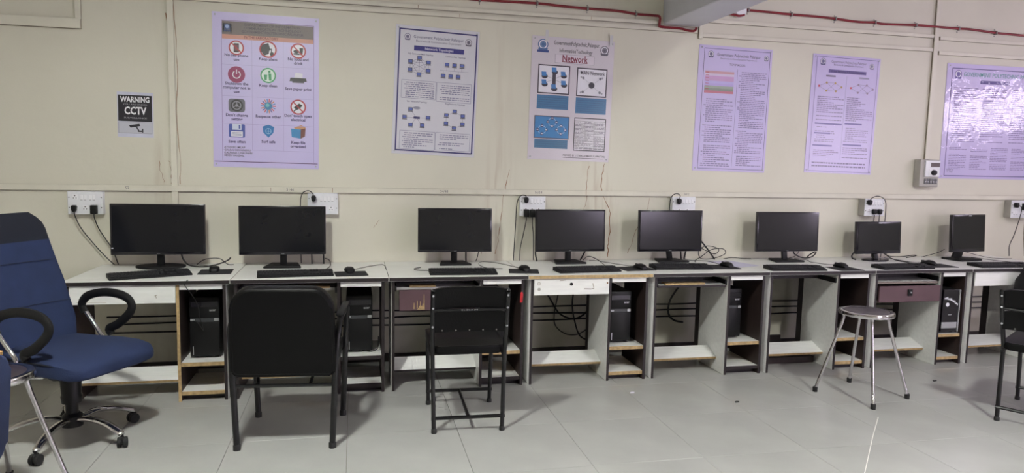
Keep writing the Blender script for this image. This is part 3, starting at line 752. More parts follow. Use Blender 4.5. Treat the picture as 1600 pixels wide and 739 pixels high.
for cx_, cc in ((.29, (180, 150, 90)), (.76, (150, 130, 160))):
    cx, cz = U(cx_), V(.265)
    N = [(cx - .11, cz), (cx - .04, cz + .03), (cx + .04, cz + .03), (cx + .1, cz), (cx - .04, cz - .035), (cx + .05, cz - .035)]
    flat('diagram', [('line', (120, 110, 150), *N[a], *N[b], .002) for a, b in ((0, 1), (1, 2), (2, 3), (0, 4), (4, 5), (5, 3), (1, 5), (2, 4))] + [('disc', cc if k else (196, 60, 70), a, b, .009) for k, (a, b) in enumerate(N)], p)
flat('column_rule', [('line', (96, 90, 140), U(.515), V(.17), U(.515), V(.88), .002)], p)
flat('heading_bars', [('rect', (104, 92, 160), U(a), V(b + .012), U(c), V(b)) for a, b, c in ((.1, .575, .5), (.1, .655, .34), (.09, .76, .38), (.54, .565, .8), (.54, .745, .82))], p)
fp = print_rows(U(.11), U(.5), V(.345), V(.555), 13, (122, 110, 152), rng, .0) + print_rows(U(.545), U(.94), V(.34), V(.55), 13, (122, 110, 152), rng) + print_rows(U(.11), U(.4), V(.6), V(.74), 8, (140, 130, 170), rng, .015)
fp += print_rows(U(.11), U(.48), V(.785), V(.86), 5, (122, 110, 152), rng) + print_rows(U(.54), U(.9), V(.6), V(.73), 8, (140, 130, 170), rng, .015) + print_rows(U(.54), U(.92), V(.77), V(.87), 6, (122, 110, 152), rng) + print_rows(U(.1), U(.9), V(.9), V(.955), 2, (110, 98, 140), rng)
flat('fine_print', fp, p, kind='stuff')
finish(p, FILM_C, w, h)

w, h = 1.06, .985
p = poster('wide glossy lilac poster with green heading beside the meter box, cut off at the right', 7.617, 1.434, w, h, LIL2, FILM_B, 0.)
thin_border(p, (70, 60, 130), .05, .04, .96, .975, .006)
text('title', 'GOVERNMENT POLYTECHNIC PALANPUR', U(.54), V(.09), .05, col((96, 160, 160)), p, -.0046, .01, fit=U(.76))
flat('emblem', emblem(U(.11), V(.09), .035, (110, 96, 170), (150, 140, 200)), p)
flat('title_bar', [('rect', (84, 70, 140), U(.33), V(.165), U(.62), V(.135))], p)
fp = []
for a in (.08, .36, .65): fp += print_rows(U(a), U(a + .24), V(.2), V(.68), 28, (140, 126, 176), rng, .01)
for a in (.08, .29, .49, .70): fp += print_rows(U(a), U(a + .17), V(.72), V(.92), 14, (140, 126, 176), rng, .0)
flat('fine_print', fp, p, kind='stuff')
text('credit', 'Guided by\nI.T. Dept', U(.1), V(.93), .018, col((90, 78, 130)), p, -.0046, .006)
finish(p, FILM_B, w, h)

# --- CCTV warning notice
w, h = .222, .298
p = thing('warning_notice', 'small black and white CCTV warning notice taped on the wall at left', 'sign', (1.108, 0, 1.613), ry=math.radians(.6))
obox('sheet', 0, w, -.003, -.0006, 0, h, mat('notice_paper', srgb(206, 206, 222), .6), p)
flat('black_panel', [('rect', (40, 38, 46), .006, .105, w - .008, h - .02), ('rect', (150, 150, 160), .006, .025, w - .008, .1), ('rect', (196, 196, 208), .009, .028, w - .011, .098)], p, -.0035)
text('notice_text', 'WARNING', w / 2, h - .05, .05, col((236, 236, 240)), p, -.0042, .03, fit=.18)
text('notice_text', 'YOU ARE UNDER', w / 2, h - .082, .014, col((170, 168, 174)), p, -.0042, .01, fit=.15)
text('notice_text', 'CCTV', w / 2, h - .125, .068, col((240, 240, 244)), p, -.0042, .03, fit=.135)
text('notice_text', 'SURVEILLANCE', w / 2, h - .171, .014, col((170, 168, 174)), p, -.0042, .01, fit=.14)
flat('camera_pictogram', [('poly', (44, 42, 50), [(.07, .078), (.135, .09), (.14, .075), (.08, .062)]), ('line', (44, 42, 50), .115, .07, .13, .045, .008), ('rect', (44, 42, 50), .125, .036, .155, .046), ('rect', (44, 42, 50), .15, .032, .158, .058)], p, -.0045)

# ------------------------------------------------------------------ switch boards, plugs
def switch_board(label, x0, z0, w, h, depth, sockets, switches):
    t = thing('switch_board', label, 'switch board', (x0, 0, z0), group='white switch boards')
    obox('back_box', .002, w - .002, -depth + .008, -.0008, .002, h - .002, GREYB if depth > .055 else WPL, t, .002)
    obox('plate', 0, w, -depth, -depth + .009, 0, h, WPL, t, .003, 2)
    for (sx, sz) in switches:
        s = obox('switch', sx - .0085, sx + .0085, -depth - .003, -depth + .001, sz - .017, sz + .017, WPL2, t, .0015)
        obox('rocker_mark', sx - .007, sx + .007, -depth - .0036, -depth - .0028, sz - .0165, sz - .0145, HOLE, s)
    for (sx, sz) in sockets:
        s = obox('socket', sx - .016, sx + .016, -depth - .0015, -depth + .001, sz - .017, sz + .017, WPL2, t, .001)
        for k, (a, b) in enumerate(((0, .009), (-.008, -.006), (.008, -.006))):
            olathe('hole', [(.0032 if k else .004, 0), (.0032 if k else .004, .0012)], HOLE, s, 8, (sx + a, -depth - .0008, sz + b), 'y')
    for a in (.01, w - .01):
        for b in (.045, h - .04): olathe('screw', [(.0035, 0), (.0035, .0015), (.001, .002)], HOLE, t, 8, (a, -depth, b), 'y')
    return t
def plug(label, x, z, y0, cable, name='power_plug', kind='plug', adapter=False, group='black power plugs'):
    """y0 = face of the board; cable = world points of its lead starting at the plug"""
    t = thing(name, label, 'plug', (x, y0, z), group=group)
    if adapter:
        obox('body', -.02, .02, -.034, -.0022, -.032, .026, BLK, t, .004, 2, smooth=True)
    else:
        oprism('body', [(-.017, .012), (-.01, .022), (.01, .022), (.017, .012), (.014, -.012), (.006, -.022), (-.006, -.022), (-.014, -.012)], -.034, -.0022, BLK, t, 'xz', .004)
    if cable:
        otube('cable', [(a - x, b - y0, c - z) for a, b, c in cable], .0034, CAB, t, 6, 6)
    return t
SB = .05
# board 1 (left)
switch_board('switch board with two black plugs, left of the leftmost monitor', .804, 1.094, .213, .153, SB, [(.045, .115), (.045, .042), (.105, .042), (.165, .042)], [(.085, .112), (.106, .112), (.138, .112), (.159, .112)])
plug('three-pin plug in the left board with a lead slanting to the desk', .848, 1.134, -SB, [(.848, -.07, 1.115), (.852, -.065, 1.08), (.88, -.05, 1.0), (.945, -.04, .90), (1.02, -.05, .81), (1.075, -.06, .757)])
plug('square adapter in the left board with a thin lead', .966, 1.13, -SB, [(.966, -.068, 1.10), (.967, -.065, 1.07), (.985, -.05, 1.0), (1.02, -.04, .93), (1.06, -.04, .86), (1.10, -.06, .757)], 'power_adapter', adapter=True, group='black power adapters')
# board 2
switch_board('switch board partly hidden behind the second monitor', 2.33, 1.10, .208, .152, SB, [(.04, .11), (.16, .04), (.1, .04)], [(.093, .11), (.118, .11), (.145, .11), (.17, .11)])
plug('plug with looped lead above the second monitor', 2.372, 1.213, -SB, [(2.372, -.07, 1.232), (2.366, -.075, 1.25), (2.34, -.08, 1.268), (2.305, -.08, 1.258), (2.288, -.08, 1.225), (2.283, -.08, 1.17), (2.28, -.08, 1.0), (2.285, -.08, .757)])
# board 3
switch_board('switch board above the left edge of the fourth monitor', 3.872, 1.094, .197, .15, SB, [(.045, .112), (.045, .045), (.093, .045), (.145, .045)], [(.088, .112), (.113, .112), (.138, .112), (.163, .112)])
plug('plug with a long lead hanging left of the fourth monitor', 3.915, 1.215, -SB, [(3.912, -.07, 1.235), (3.905, -.08, 1.25), (3.875, -.085, 1.252), (3.85, -.08, 1.225), (3.84, -.07, 1.17), (3.838, -.06, 1.05), (3.834, -.05, .9), (3.828, -.05, .757)])
plug('left of two adapters under the switch board by the fourth monitor', 3.918, 1.12, -SB, [(3.918, -.068, 1.09), (3.917, -.06, 1.05), (3.90, -.05, .95), (3.88, -.05, .85), (3.875, -.06, .757)], 'power_adapter', adapter=True, group='black power adapters')
plug('right of two adapters half behind the fourth monitor', 3.966, 1.12, -SB, [(3.966, -.068, 1.09), (3.968, -.06, 1.03), (3.98, -.05, .95), (3.985, -.05, .757)], 'power_adapter', adapter=True, group='black power adapters')
# board 4
switch_board('switch board peeking over the fifth monitor', 5.108, 1.10, .198, .153, SB, [(.05, .115), (.06, .04), (.13, .04)], [(.095, .112), (.12, .112), (.145, .112), (.17, .112)])
plug('plug with an arched lead above the fifth monitor', 5.157, 1.215, -SB, [(5.157, -.07, 1.235), (5.155, -.085, 1.262), (5.13, -.09, 1.277), (5.10, -.085, 1.27), (5.083, -.07, 1.235), (5.082, -.06, 1.15), (5.085, -.05, .95), (5.09, -.05, .757)])
# board 7
switch_board('deep switch board with three plugs above the small wide monitor', 6.835, 1.108, .19, .146, .085, [(.035, .115), (.04, .045), (.09, .045), (.135, .045)], [(.075, .108), (.1, .108), (.128, .108), (.154, .108)])
plug('plug with an arched lead in the deep board by the small wide monitor', 6.865, 1.222, -.085, [(6.865, -.105, 1.24), (6.875, -.115, 1.262), (6.92, -.12, 1.278), (6.97, -.12, 1.265), (7.005, -.115, 1.235), (7.018, -.11, 1.18), (7.018, -.11, 1.05), (7.01, -.1, .757)])
plug('lower left plug in the deep board by the small wide monitor', 6.917, 1.145, -.085, [(6.917, -.105, 1.12), (6.918, -.1, 1.05), (6.92, -.1, .9), (6.92, -.1, .757)])
plug('lower right plug in the deep board by the small wide monitor', 6.967, 1.145, -.085, [(6.967, -.105, 1.12), (6.968, -.1, 1.05), (6.97, -.1, .9), (6.97, -.1, .757)])
# board 8
switch_board('switch board at the right edge of the picture beside the square monitor', 8.335, 1.096, .25, .155, .08, [(.04, .11), (.12, .11), (.2, .11)], [(.03, .045), (.06, .045), (.1, .045), (.13, .045)])
plug('plug with a hanging lead in the rightmost switch board', 8.368, 1.21, -.08, [(8.385, -.1, 1.208), (8.41, -.11, 1.19), (8.405, -.11, 1.12), (8.38, -.09, .95), (8.35, -.08, .85), (8.335, -.1, .757)])
plug('black adapter in the rightmost switch board, cut by the picture edge', 8.462, 1.2, -.08, [(8.462, -.1, 1.17), (8.465, -.1, 1.1), (8.485, -.09, .95), (8.5, -.1, .757)], 'power_adapter', adapter=True, group='black power adapters')
# pencilled marks on the trunking over each place
for s, x in (('52', 1.16), ('5146', 2.21), ('54/48', 3.30), ('56/54', 4.02), ('58/2', 5.24)):
    text('pencil_mark', s, 0, 0, .026, INKM, None, -.0226, 0).location = (x, -.0228, 1.271)
    o = C.objects[-1]
    tag(o, {'52': 'pencilled number on the trunking above the leftmost monitor', '5146': 'pencilled number on the trunking above the second monitor', '54/48': 'pencilled number on the trunking above the third monitor', '56/54': 'pencilled number on the trunking above the fourth monitor', '58/2': 'pencilled number on the trunking above the fifth monitor'}[s], 'pencil mark', 'pencilled numbers on the trunking')
# meter box
t = thing('meter_box', 'small grey box with rotary regulator and socket beside the wide lilac poster', 'meter box', (7.36, 0, 1.36))
obox('box', 0, .19, -.075, -.001, 0, .232, GREYB, t, .004)
obox('regulator_plate', .04, .185, -.09, -.074, .085, .225, WPL, t, .003)
obox('dark_window', .09, .18, -.0925, -.0895, .17, .205, mat('smoked_window', srgb(96, 84, 84), .3), t, .001)
obox('knob_plate', .075, .155, -.0935, -.0895, .09, .155, WPL2, t, .002)
olathe('knob', [(.024, 0), (.022, .018), (.012, .022)], BLK, t, 20, (.118, -.0935, .122), 'y')
for k in range(5): 
    s = obox('switch', .045 + .027 * k, .066 + .027 * k, -.082, -.074, .025, .07, mat('grey_switch', srgb(112, 112, 116), .4), t, .002)
    obox('rocker_mark', .05 + .027 * k, .061 + .027 * k, -.0832, -.0815, .04, .046, WPL2, s)
#@@NEXT@@
# ------------------------------------------------------------------ ceiling lamps (above and behind the frame)
LEDM = emit('led_diffuser', (.98, 1.0, .935), LAMP)
for lx, ly, lab in ((1.95, -3.0, 'square LED panel on the ceiling left of the beam'), (5.8, -3.9, 'square LED panel on the ceiling right of the beam')):
    t = thing('ceiling_lamp', lab, 'lamp', (lx, ly, ZC - .075), group='square LED panels on the ceiling')
    bm = bmesh.new(); box(bm, -.15, .15, -.15, .15, .03, .0745, .004); box(bm, -.15, -.135, -.15, .15, 0, .03); box(bm, .135, .15, -.15, .15, 0, .03); box(bm, -.135, .135, -.15, -.135, 0, .03); box(bm, -.135, .135, .135, .15, 0, .03)
    new_obj('housing', bm, WPL, t)
    obox('diffuser', -.134, .134, -.134, .134, .008, .0298, LEDM, t)

# ------------------------------------------------------------------ cables along the wall under the desks
def loose_cable(label, pts, r=.0045, m=CAB, group=None, sub=5, cat='cable'):
    x0, y0, z0 = pts[0]
    o = otube('cable', [(a - x0, b - y0, c - z0) for a, b, c in pts], r, m, None, 6, sub)
    o.location = (x0, y0, z0)
    return tag(o, label, cat, group)
for z, lab in ((.384, 'uppermost of three black cables along the wall under the desks'), (.332, 'middle of three black cables along the wall under the desks'), (.278, 'lowest of three black cables along the wall under the desks')):
    loose_cable(lab, [(x, -.008 - .002 * random.random(), z + random.uniform(-.006, .006)) for x in [1.0 + .35 * k for k in range(23)]], .006, group='wall cables under the desks')

# ------------------------------------------------------------------ desks
XJ = [.987, 1.912, 2.865, 3.782, 4.668, 5.567, 6.445, 7.309, 8.235]
KN = [1.612, 2.554, 3.468, 4.363, 5.259, 6.151, 7.052, 7.94]
DLAB = ['white computer desk with a drawer behind the blue office chair, leftmost of the row',
        'computer desk behind the black padded armchair, without a drawer front',
        'computer desk behind the black metal chair, with a broken brown drawer hanging open',
        'computer desk with white drawer and chipped raw front edge, middle of the row',
        'computer desk with an empty keyboard tray and lilac papers on top',
        'computer desk with bare slide rail, left of the chrome stool',
        'computer desk with a dark maroon drawer behind the chrome stool',
        'computer desk with white drawer at the right end of the row']
def desk(i, kind, top_edge=EDGE, knee_edge=EDGE, shelf_edge=RAW):
    L, R, K = XJ[i], XJ[i + 1], KN[i] - XJ[i]
    W = R - L
    t = thing('computer_desk', DLAB[i], 'desk', (L, 0, 0), group='row of white computer desks')
    obox('desk_top', .0015, W - .0015, -.735, -.004, .725, .75, [LAM, top_edge], t, .0015, 1, {'+z': 0, '*': 1})
    PD0, PD1 = -.715, -.31
    lp0, lp1 = .02, .038
    rp0, rp1 = W - .044, W - .026
    obox('side_panel', lp0, lp1, PD0, PD1, 0, .7245, [LAM, LAMD, EDGE], t, 0, 1, {'-x': 0, '+x': 1, '*': 2})
    obox('side_panel', rp0, rp1, PD0, PD1, 0, .7245, [LAM, LAMD, EDGE], t, 0, 1, {'-x': 1, '+x': 0, '*': 2})
    obox('partition_panel', K - .009, K + .009, PD0, PD1, 0, .7245, [LAM, LAMD, knee_edge], t, 0, 1, {'-x': 0, '+x': 1, '*': 2})
    obox('rear_post', K - .009, K + .009, PD1 + .0005, PD1 + .065, .0, .7245, EDGE, t)
    obox('shelf', K + .0095, rp0 - .0005, -.708, -.32, .216, .24, [LAM, shelf_edge], t, 0, 1, {'+z': 0, '*': 1}) if i != 1 else obox('shelf', K + .0095, rp0 - .0005, -.708, -.32, .216, .24, [LAM, EDGE], t, 0, 1, {'+z': 0, '*': 1})
    obox('shelf', K + .0095, rp0 - .0005, -.708, -.32, .036, .06, [LAM, shelf_edge if i not in (1, 2, 4) else EDGE], t, 0, 1, {'+z': 0, '*': 1})
    obox('plinth', K + .0095, rp0 - .0005, -.66, -.645, .0, .0355, EDGE, t)
    f = obox('fascia', K + .0115, rp0 - .002, -.718, -.70, .692, .724, [LAM, EDGE], t, .001)
    # tilted foot board: back edge higher
    M = Matrix.Translation((0, -.525, .122)) @ Matrix.Rotation(math.radians(20), 4, 'X')
    obox('foot_board', lp1 + .0005, K - .0095, -.075, .075, -.009, .009, [LAM, shelf_edge if i not in (2,) else EDGE], t, 0, 1, {'+z': 0, '*': 1}, False, M)
    if kind == 'drawer':
        d = obox('drawer', lp1 + .003, K - .011, -.722, -.704, .613, .723, LAM, t, .0015)
        obox('drawer_box', lp1 + .02, K - .03, -.7035, -.36, .622, .70, LAMD, d)
        if i != 7: olathe('lock', [(.011, 0), (.011, .004), (.006, .005)], BLK, d, 14, ((lp1 + K) / 2 - .01, -.722, .686), 'y')
        if i == 3:
            for a in (.03, .03 + .0):
                pass
            flatmarks = [('disc', (186, 182, 174), lp1 + .035, .692, .012), ('disc', (214, 212, 206), lp1 + .035, .692, .008), ('disc', (176, 172, 166), lp1 + .037, .654, .011), ('line', (120, 112, 104), K - .19, .652, K - .14, .650, .006), ('line', (110, 100, 92), K - .14, .65, K - .12, .656, .004), ('line', (150, 130, 110), K - .13, .69, K - .122, .66, .004), ('line', (150, 134, 116), lp1 + .18, .71, lp1 + .22, .714, .003), ('disc', (140, 110, 84), K - .025, .69, .006)]
            flat('scuff_marks', flatmarks, d, -.7228)
        if i == 0:
            flat('scuff_marks', [('line', (150, 140, 120), K - .12, .665, K - .115, .645, .003), ('line', (150, 140, 120), K - .125, .66, K - .11, .664, .003), ('line', (186, 176, 156), lp1 + .04, .63, lp1 + .2, .626, .003)], d, -.7228)
    else:
        obox('top_rail', lp1 + .001, K - .0095, -.50, -.48, .66, .7245, EDGE, t)
    for s, a in ((lp1 + .0005, lp1 + .013), (K - .0225, K - .0098)):
        if kind != 'drawer': obox('slide_rail', s, a, -.70, -.36, .655, .69, BLK, t, .001)
    return t
desks = [desk(0, 'drawer', EDGE, RAW), desk(1, 'tray'), desk(2, 'broken'), desk(3, 'drawer', RAW, EDGE), desk(4, 'tray'), desk(5, 'rail'), desk(6, 'maroon'), desk(7, 'drawer')]
def tray(d, i, y0, y1, z, front):
    L = XJ[i]; K = KN[i] - L
    return obox('keyboard_tray', .052, K - .024, y0, y1, z, z + .016, [LAM, front], d, 0, 1, {'+z': 0, '-z': 1, '*': 1})
tr = tray(desks[1], 1, -.66, -.38, .664, LAM)
tr = tray(desks[4], 4, -.705, -.38, .645, EDGE)
tr = tray(desks[2], 2, -.66, -.38, .658, LAM)
tr = tray(desks[6], 6, -.70, -.38, .64, mat('worn_grey_edge', srgb(120, 110, 104), .6))
# loose strips of raw board lying on the trays
for i, x0, x1, y, z, lab in ((1, 2.30, 2.50, -.64, .6803, 'strip of raw board on the tray behind the padded armchair'), (2, 3.0, 3.17, -.64, .6743, 'strip of raw board on the broken drawer'), (4, 4.78, 5.08, -.66, .6613, 'strip of raw board on the empty keyboard tray')):
    tag(obox('board_strip', 0, x1 - x0, -.04, .04, 0, .012, RAW, None, .002), lab, 'board', 'strips of raw board')
    C.objects[-1].location = (x0, y, z)
# broken drawer of desk 3: dark front hanging down, with chipped corner
L = XJ[2]; d = desks[2]
M = Matrix.Translation((0, -.655, .655)) @ Matrix.Rotation(math.radians(-6), 4, 'X')
bd_ = obox('drawer_front', .07, .57, -.009, .009, -.135, 0, MAROON, d, .001, 1, 0, False, M)
bm = bmesh.new()
for x, z0, z1, w in ((.165, -.125, -.085, .006), (.185, -.12, -.07, .007), (.205, -.12, -.075, .006), (.222, -.12, -.09, .01), (.23, -.13, -.03, .008), (.21, -.13, -.105, .05)):
    prism(bm, [(x - w / 2, z0), (x + w / 2, z0), (x + w * .3, z1), (x - w * .2, z1)], -.0125, -.0085, 'xz', 0, 1, 0, M)
new_obj('splintered_chip', bm, RAW, bd_)
# maroon drawer of desk 7
L = XJ[6]; K = KN[6] - L; d = desks[6]
dr = obox('drawer', .055, K - .014, -.722, -.704, .503, .625, MAROON, d, .002)
obox('drawer_box', .07, K - .03, -.7035, -.40, .512, .61, LAMD, dr)
obox('latch', .30, .34, -.732, -.7215, .55, .60, BLK, dr, .003)
olathe('latch_pin', [(.006, 0), (.006, .006)], SILV, dr, 10, (.32, -.732, .577), 'y')
# dark low board lying behind the legs of desk 6
tag(obox('loose_board', 0, .42, -.009, .009, 0, .12, EDGE, None, .001), 'dark loose board on edge against the wall under the desk left of the stool', 'board')
C.objects[-1].location = (5.68, -.10, 0)
tag(obox('loose_plank', 0, .50, -.05, .05, 0, .05, LAMD, None, .002), 'dark plank on the floor under the desk left of the stool', 'plank')
C.objects[-1].location = (5.63, -.46, 0)

# hanging leads under the desks
HC = 'hanging leads under the desks'
loose_cable('thick black lead looping under the middle desk', [(4.02, -.30, .61), (4.04, -.2, .56), (4.12, -.1, .45), (4.2, -.08, .34), (4.32, -.08, .30), (4.42, -.08, .36), (4.45, -.1, .48), (4.46, -.15, .62)], .007, group=HC)
loose_cable('thin lead curving under the middle desk', [(4.22, -.03, .61), (4.19, -.025, .45), (4.17, -.025, .34), (4.18, -.025, .24), (4.26, -.025, .17), (4.36, -.025, .16), (4.44, -.025, .2)], .004, group=HC)
loose_cable('straight lead dropping to the skirting under the middle desk', [(4.26, -.25, .61), (4.29, -.1, .42), (4.33, -.06, .26), (4.38, -.06, .15), (4.5, -.06, .1)], .006, group=HC)
loose_cable('black lead slanting under the leftmost desk', [(1.42, -.3, .61), (1.46, -.15, .55), (1.56, -.08, .44), (1.7, -.05, .36), (1.85, -.05, .33)], .007, group=HC)
loose_cable('thin lead under the leftmost desk drawer', [(1.40, -.3, .61), (1.48, -.1, .50), (1.56, -.06, .53), (1.62, -.06, .60)], .004, group=HC)
loose_cable('black lead looping beside the partition of the desk with lilac papers', [(5.22, -.12, .60), (5.17, -.08, .52), (5.12, -.06, .42), (5.11, -.06, .32), (5.16, -.06, .26), (5.24, -.06, .24)], .008, group=HC)
loose_cable('black lead sagging under the desk with bare rail', [(5.62, -.1, .62), (5.72, -.06, .55), (5.85, -.05, .535), (6.0, -.05, .58)], .005, group=HC)
loose_cable('grey lead hanging under the desk with bare rail', [(5.9, -.08, .52), (5.98, -.05, .42), (6.02, -.05, .36), (6.0, -.05, .28), (5.97, -.05, .22), (5.98, -.05, .14)], .006, CABW, group=HC)
loose_cable('black lead hanging in the bay behind the metal chair', [(3.52, -.2, .60), (3.5, -.1, .45), (3.52, -.06, .3), (3.58, -.06, .15)], .005, group=HC)
loose_cable('thin white lead dangling beneath the tray of the broken-drawer desk', [(3.32, -.32, .14), (3.33, -.31, .09), (3.34, -.31, .05), (3.345, -.3, .012)], .003, CABW, group=HC)

# ------------------------------------------------------------------ computers on the desks
DZ = .7502
def monitor(label, x, y, w, h, zb, base, yaw=0., tilt=0., style='wide', basedx=0., basedy=.07):
    """x, y = middle of the screen face; zb = height of the lower edge; base = (w, d)"""
    t = thing('monitor', label, 'monitor', (x, y, DZ), yaw, 'monitors on the desks')
    bz = .012 if style == 'wide' else (.018 if style == 'small' else .014)
    hm = GLOSSB
    zb -= DZ
    M = Matrix.Translation((0, 0, zb)) @ Matrix.Rotation(-tilt, 4, 'X')
    bm = bmesh.new(); box(bm, -w / 2, w / 2, 0, .03, 0, h, .004, 0, 2, M)
    hs = new_obj('housing', bm, hm, t, True)
    bm = bmesh.new(); prism(bm, rrect(w * .62, h * .6, .03), .03, .058, 'xz', .012, 2, 0, M @ Matrix.Translation((0, 0, h * .48)))
    new_obj('back_cover', bm, BLK2, t, True)
    bm = bmesh.new(); box(bm, -w / 2 + bz, w / 2 - bz, -.0008, .001, bz * (1.5 if style != 'square' else 2.0), h - bz, 0, 0, 1, M)
    new_obj('screen', bm, SCREEN, t)
    if style == 'wide':
        text('logo', 'acer', 0, 0, .012, mat('logo_grey', srgb(120, 122, 126), .4), t, 0, .01).location = (0, -.0012, zb + .008)
    else:
        bm = bmesh.new(); prism(bm, rrect(.034, .009, .0035), -.0022, .0, 'xz', 0, 1, 0, M @ Matrix.Translation((.01, 0, h - .011)))
        new_obj('badge', bm, SILV, t, True)
    # neck and foot
    bx, by = basedx, basedy
    bw, bd = base
    if style == 'square':
        prof = [(-.055, .0), (.055, 0), (.045, zb + .08), (-.045, zb + .08)]
        bm = bmesh.new(); prism(bm, [(a + (bx if b < .01 else 0), b) for a, b in prof], .055, .075, 'xz', .004)
        new_obj('neck', bm, BLK, t, True)
    else:
        bm = bmesh.new(); box(bm, -.022, .022, .056, .078, .012, zb + h * .35, .004, 0, 2)
        bmesh.ops.translate(bm, verts=[v for v in bm.verts if v.co.z < .1], vec=(bx, by - .067, 0))
        new_obj('neck', bm, BLK, t, True)
    if style == 'wide':
        out = [(-bw * .5 + bx, -bd * .5 + by), (bw * .5 + bx, -bd * .5 + by), (bw * .36 + bx, bd * .5 + by), (-bw * .36 + bx, bd * .5 + by)]
        if bw > .28:
            out = [(bw * .5 * math.cos(2 * PI * k / 28) + bx, bd * .5 * math.sin(2 * PI * k / 28) + by) for k in range(28)]
        bm = bmesh.new(); prism(bm, out, 0, .016, 'xy', .005, 2)
        new_obj('base', bm, BLK2, t, True)
    elif style == 'small':
        bm = bmesh.new(); prism(bm, [(bw * .5 * math.cos(2 * PI * k / 28) + bx, bd * .5 * math.sin(2 * PI * k / 28) + by) for k in range(28)], 0, .012, 'xy', .004, 2)
        new_obj('base', bm, GLOSSB, t, True)
    else:
        bm = bmesh.new(); prism(bm, [(a + bx, b + by) for a, b in rrect(bw, bd, .02)], 0, .014, 'xy', .004, 2)
        new_obj('base', bm, BLK2, t, True)
    return t
m1 = monitor('widest black monitor with an oval foot, leftmost of the row', 1.392, -.22, .578, .334, .842, (.31, .2), 0, .03, basedy=.05)
bm = bmesh.new(); prism(bm, rrect(.012, .007, .001), -.0014, -.0008, 'xz', 0, 1, 0, Matrix.Translation((-.277, 0, .842 - DZ + .045)))
new_obj('sticker', bm, WPL, m1)
monitor('black monitor behind the padded armchair, second from the left', 2.175, -.22, .568, .332, .836, (.245, .19), 0, .03, basedy=.03)
monitor('black monitor above the black metal chair, third from the left', 3.36, -.22, .534, .314, .846, (.23, .17), 0, .03, basedy=.06)
monitor('black monitor on the desk with the chipped edge, fourth from the left', 4.225, -.22, .54, .313, .843, (.24, .17), 0, .03, basedy=.06)
monitor('black monitor with tangled leads at its right, fifth from the left', 5.028, -.22, .525, .317, .838, (.25, .17), 0, .03, basedx=.03, basedy=.07)
monitor('black monitor reflecting a window at its right edge, sixth from the left', 6.04, -.22, .552, .316, .831, (.25, .17), 0, .035, basedx=-.01, basedy=.02)
monitor('smaller glossy wide monitor with thick bezel, seventh from the left', 6.888, -.22, .442, .266, .805, (.24, .15), .05, .05, 'small', -.03, .0)
monitor('square old monitor at the right end of the row', 7.755, -.24, .385, .318, .817, (.26, .19), .12, .06, 'square', -.06, .01)

def keyboard(label, x, y, yaw, w=.45, dp=.145):
    t = thing('keyboard', label, 'keyboard', (x, y, DZ), yaw, 'black keyboards')
    prof = [(-dp / 2, .0), (dp / 2, 0), (dp / 2, .026), (dp * .2, .024), (-dp / 2, .011)]
    bm = bmesh.new(); prism(bm, prof, -w / 2, w / 2, 'yz', .003, 2)
    new_obj('case', bm, BLK2, t, True)
    bm = bmesh.new()
    def key(cx, cy, kw, kd=.0155):
        z = .0115 + (cy + dp / 2) / (dp * .7) * .013
        if cy > dp * .2: z = .0245
        box(bm, cx - kw / 2, cx + kw / 2, cy - kd / 2, cy + kd / 2, z - .002, z + .006, .0015)
    kx = w / .45
    for r in range(6):
        cy = -dp / 2 + .022 + .0185 * r + (.004 if r == 5 else 0)
        x0 = -w / 2 + .012
        if r == 0:
            ws = [.022, .019, .022, .112, .022, .019, .019, .022]
        else: ws = [.0185 + (.007 if r in (2, 3) else 0)] + [.0185] * 13 + [.022]
        for q in ws:
            q *= kx
            key(x0 + q / 2, cy, q - .0022); x0 += q
        x0 = -w / 2 + .307 * kx
        for k in range(3):
            if r in (1, 4, 5) or r == 0: key(x0 + .0185 * kx * (k + .5), cy, .0163 * kx)
        x0 = -w / 2 + .37 * kx
        for k in range(4):
            if r < 5: key(x0 + .0185 * kx * (k + .5), cy, .0163 * kx)
    tag(new_obj('keys', bm, KEYM, t), kind='stuff')
    return t
keyboard('keyboard set askew in front of the leftmost monitor', 1.42, -.545, math.radians(23), .46)
keyboard('keyboard in front of the second monitor, behind the padded armchair', 2.285, -.585, math.radians(6), .465)
keyboard('keyboard in front of the third monitor, above the metal chair', 3.36, -.60, math.radians(-2), .45)
keyboard('keyboard on the chipped-edge desk', 4.24, -.575, math.radians(5), .46)
keyboard('keyboard in front of the fifth monitor beside a mouse on a pad', 4.985, -.50, math.radians(-3), .44)
keyboard('keyboard in front of the sixth monitor', 5.83, -.64, math.radians(-5), .43)
keyboard('keyboard in front of the small glossy monitor', 6.76, -.64, math.radians(2), .46)
keyboard('keyboard in front of the square monitor, cut by the picture edge', 7.70, -.63, math.radians(-3), .52, .155)

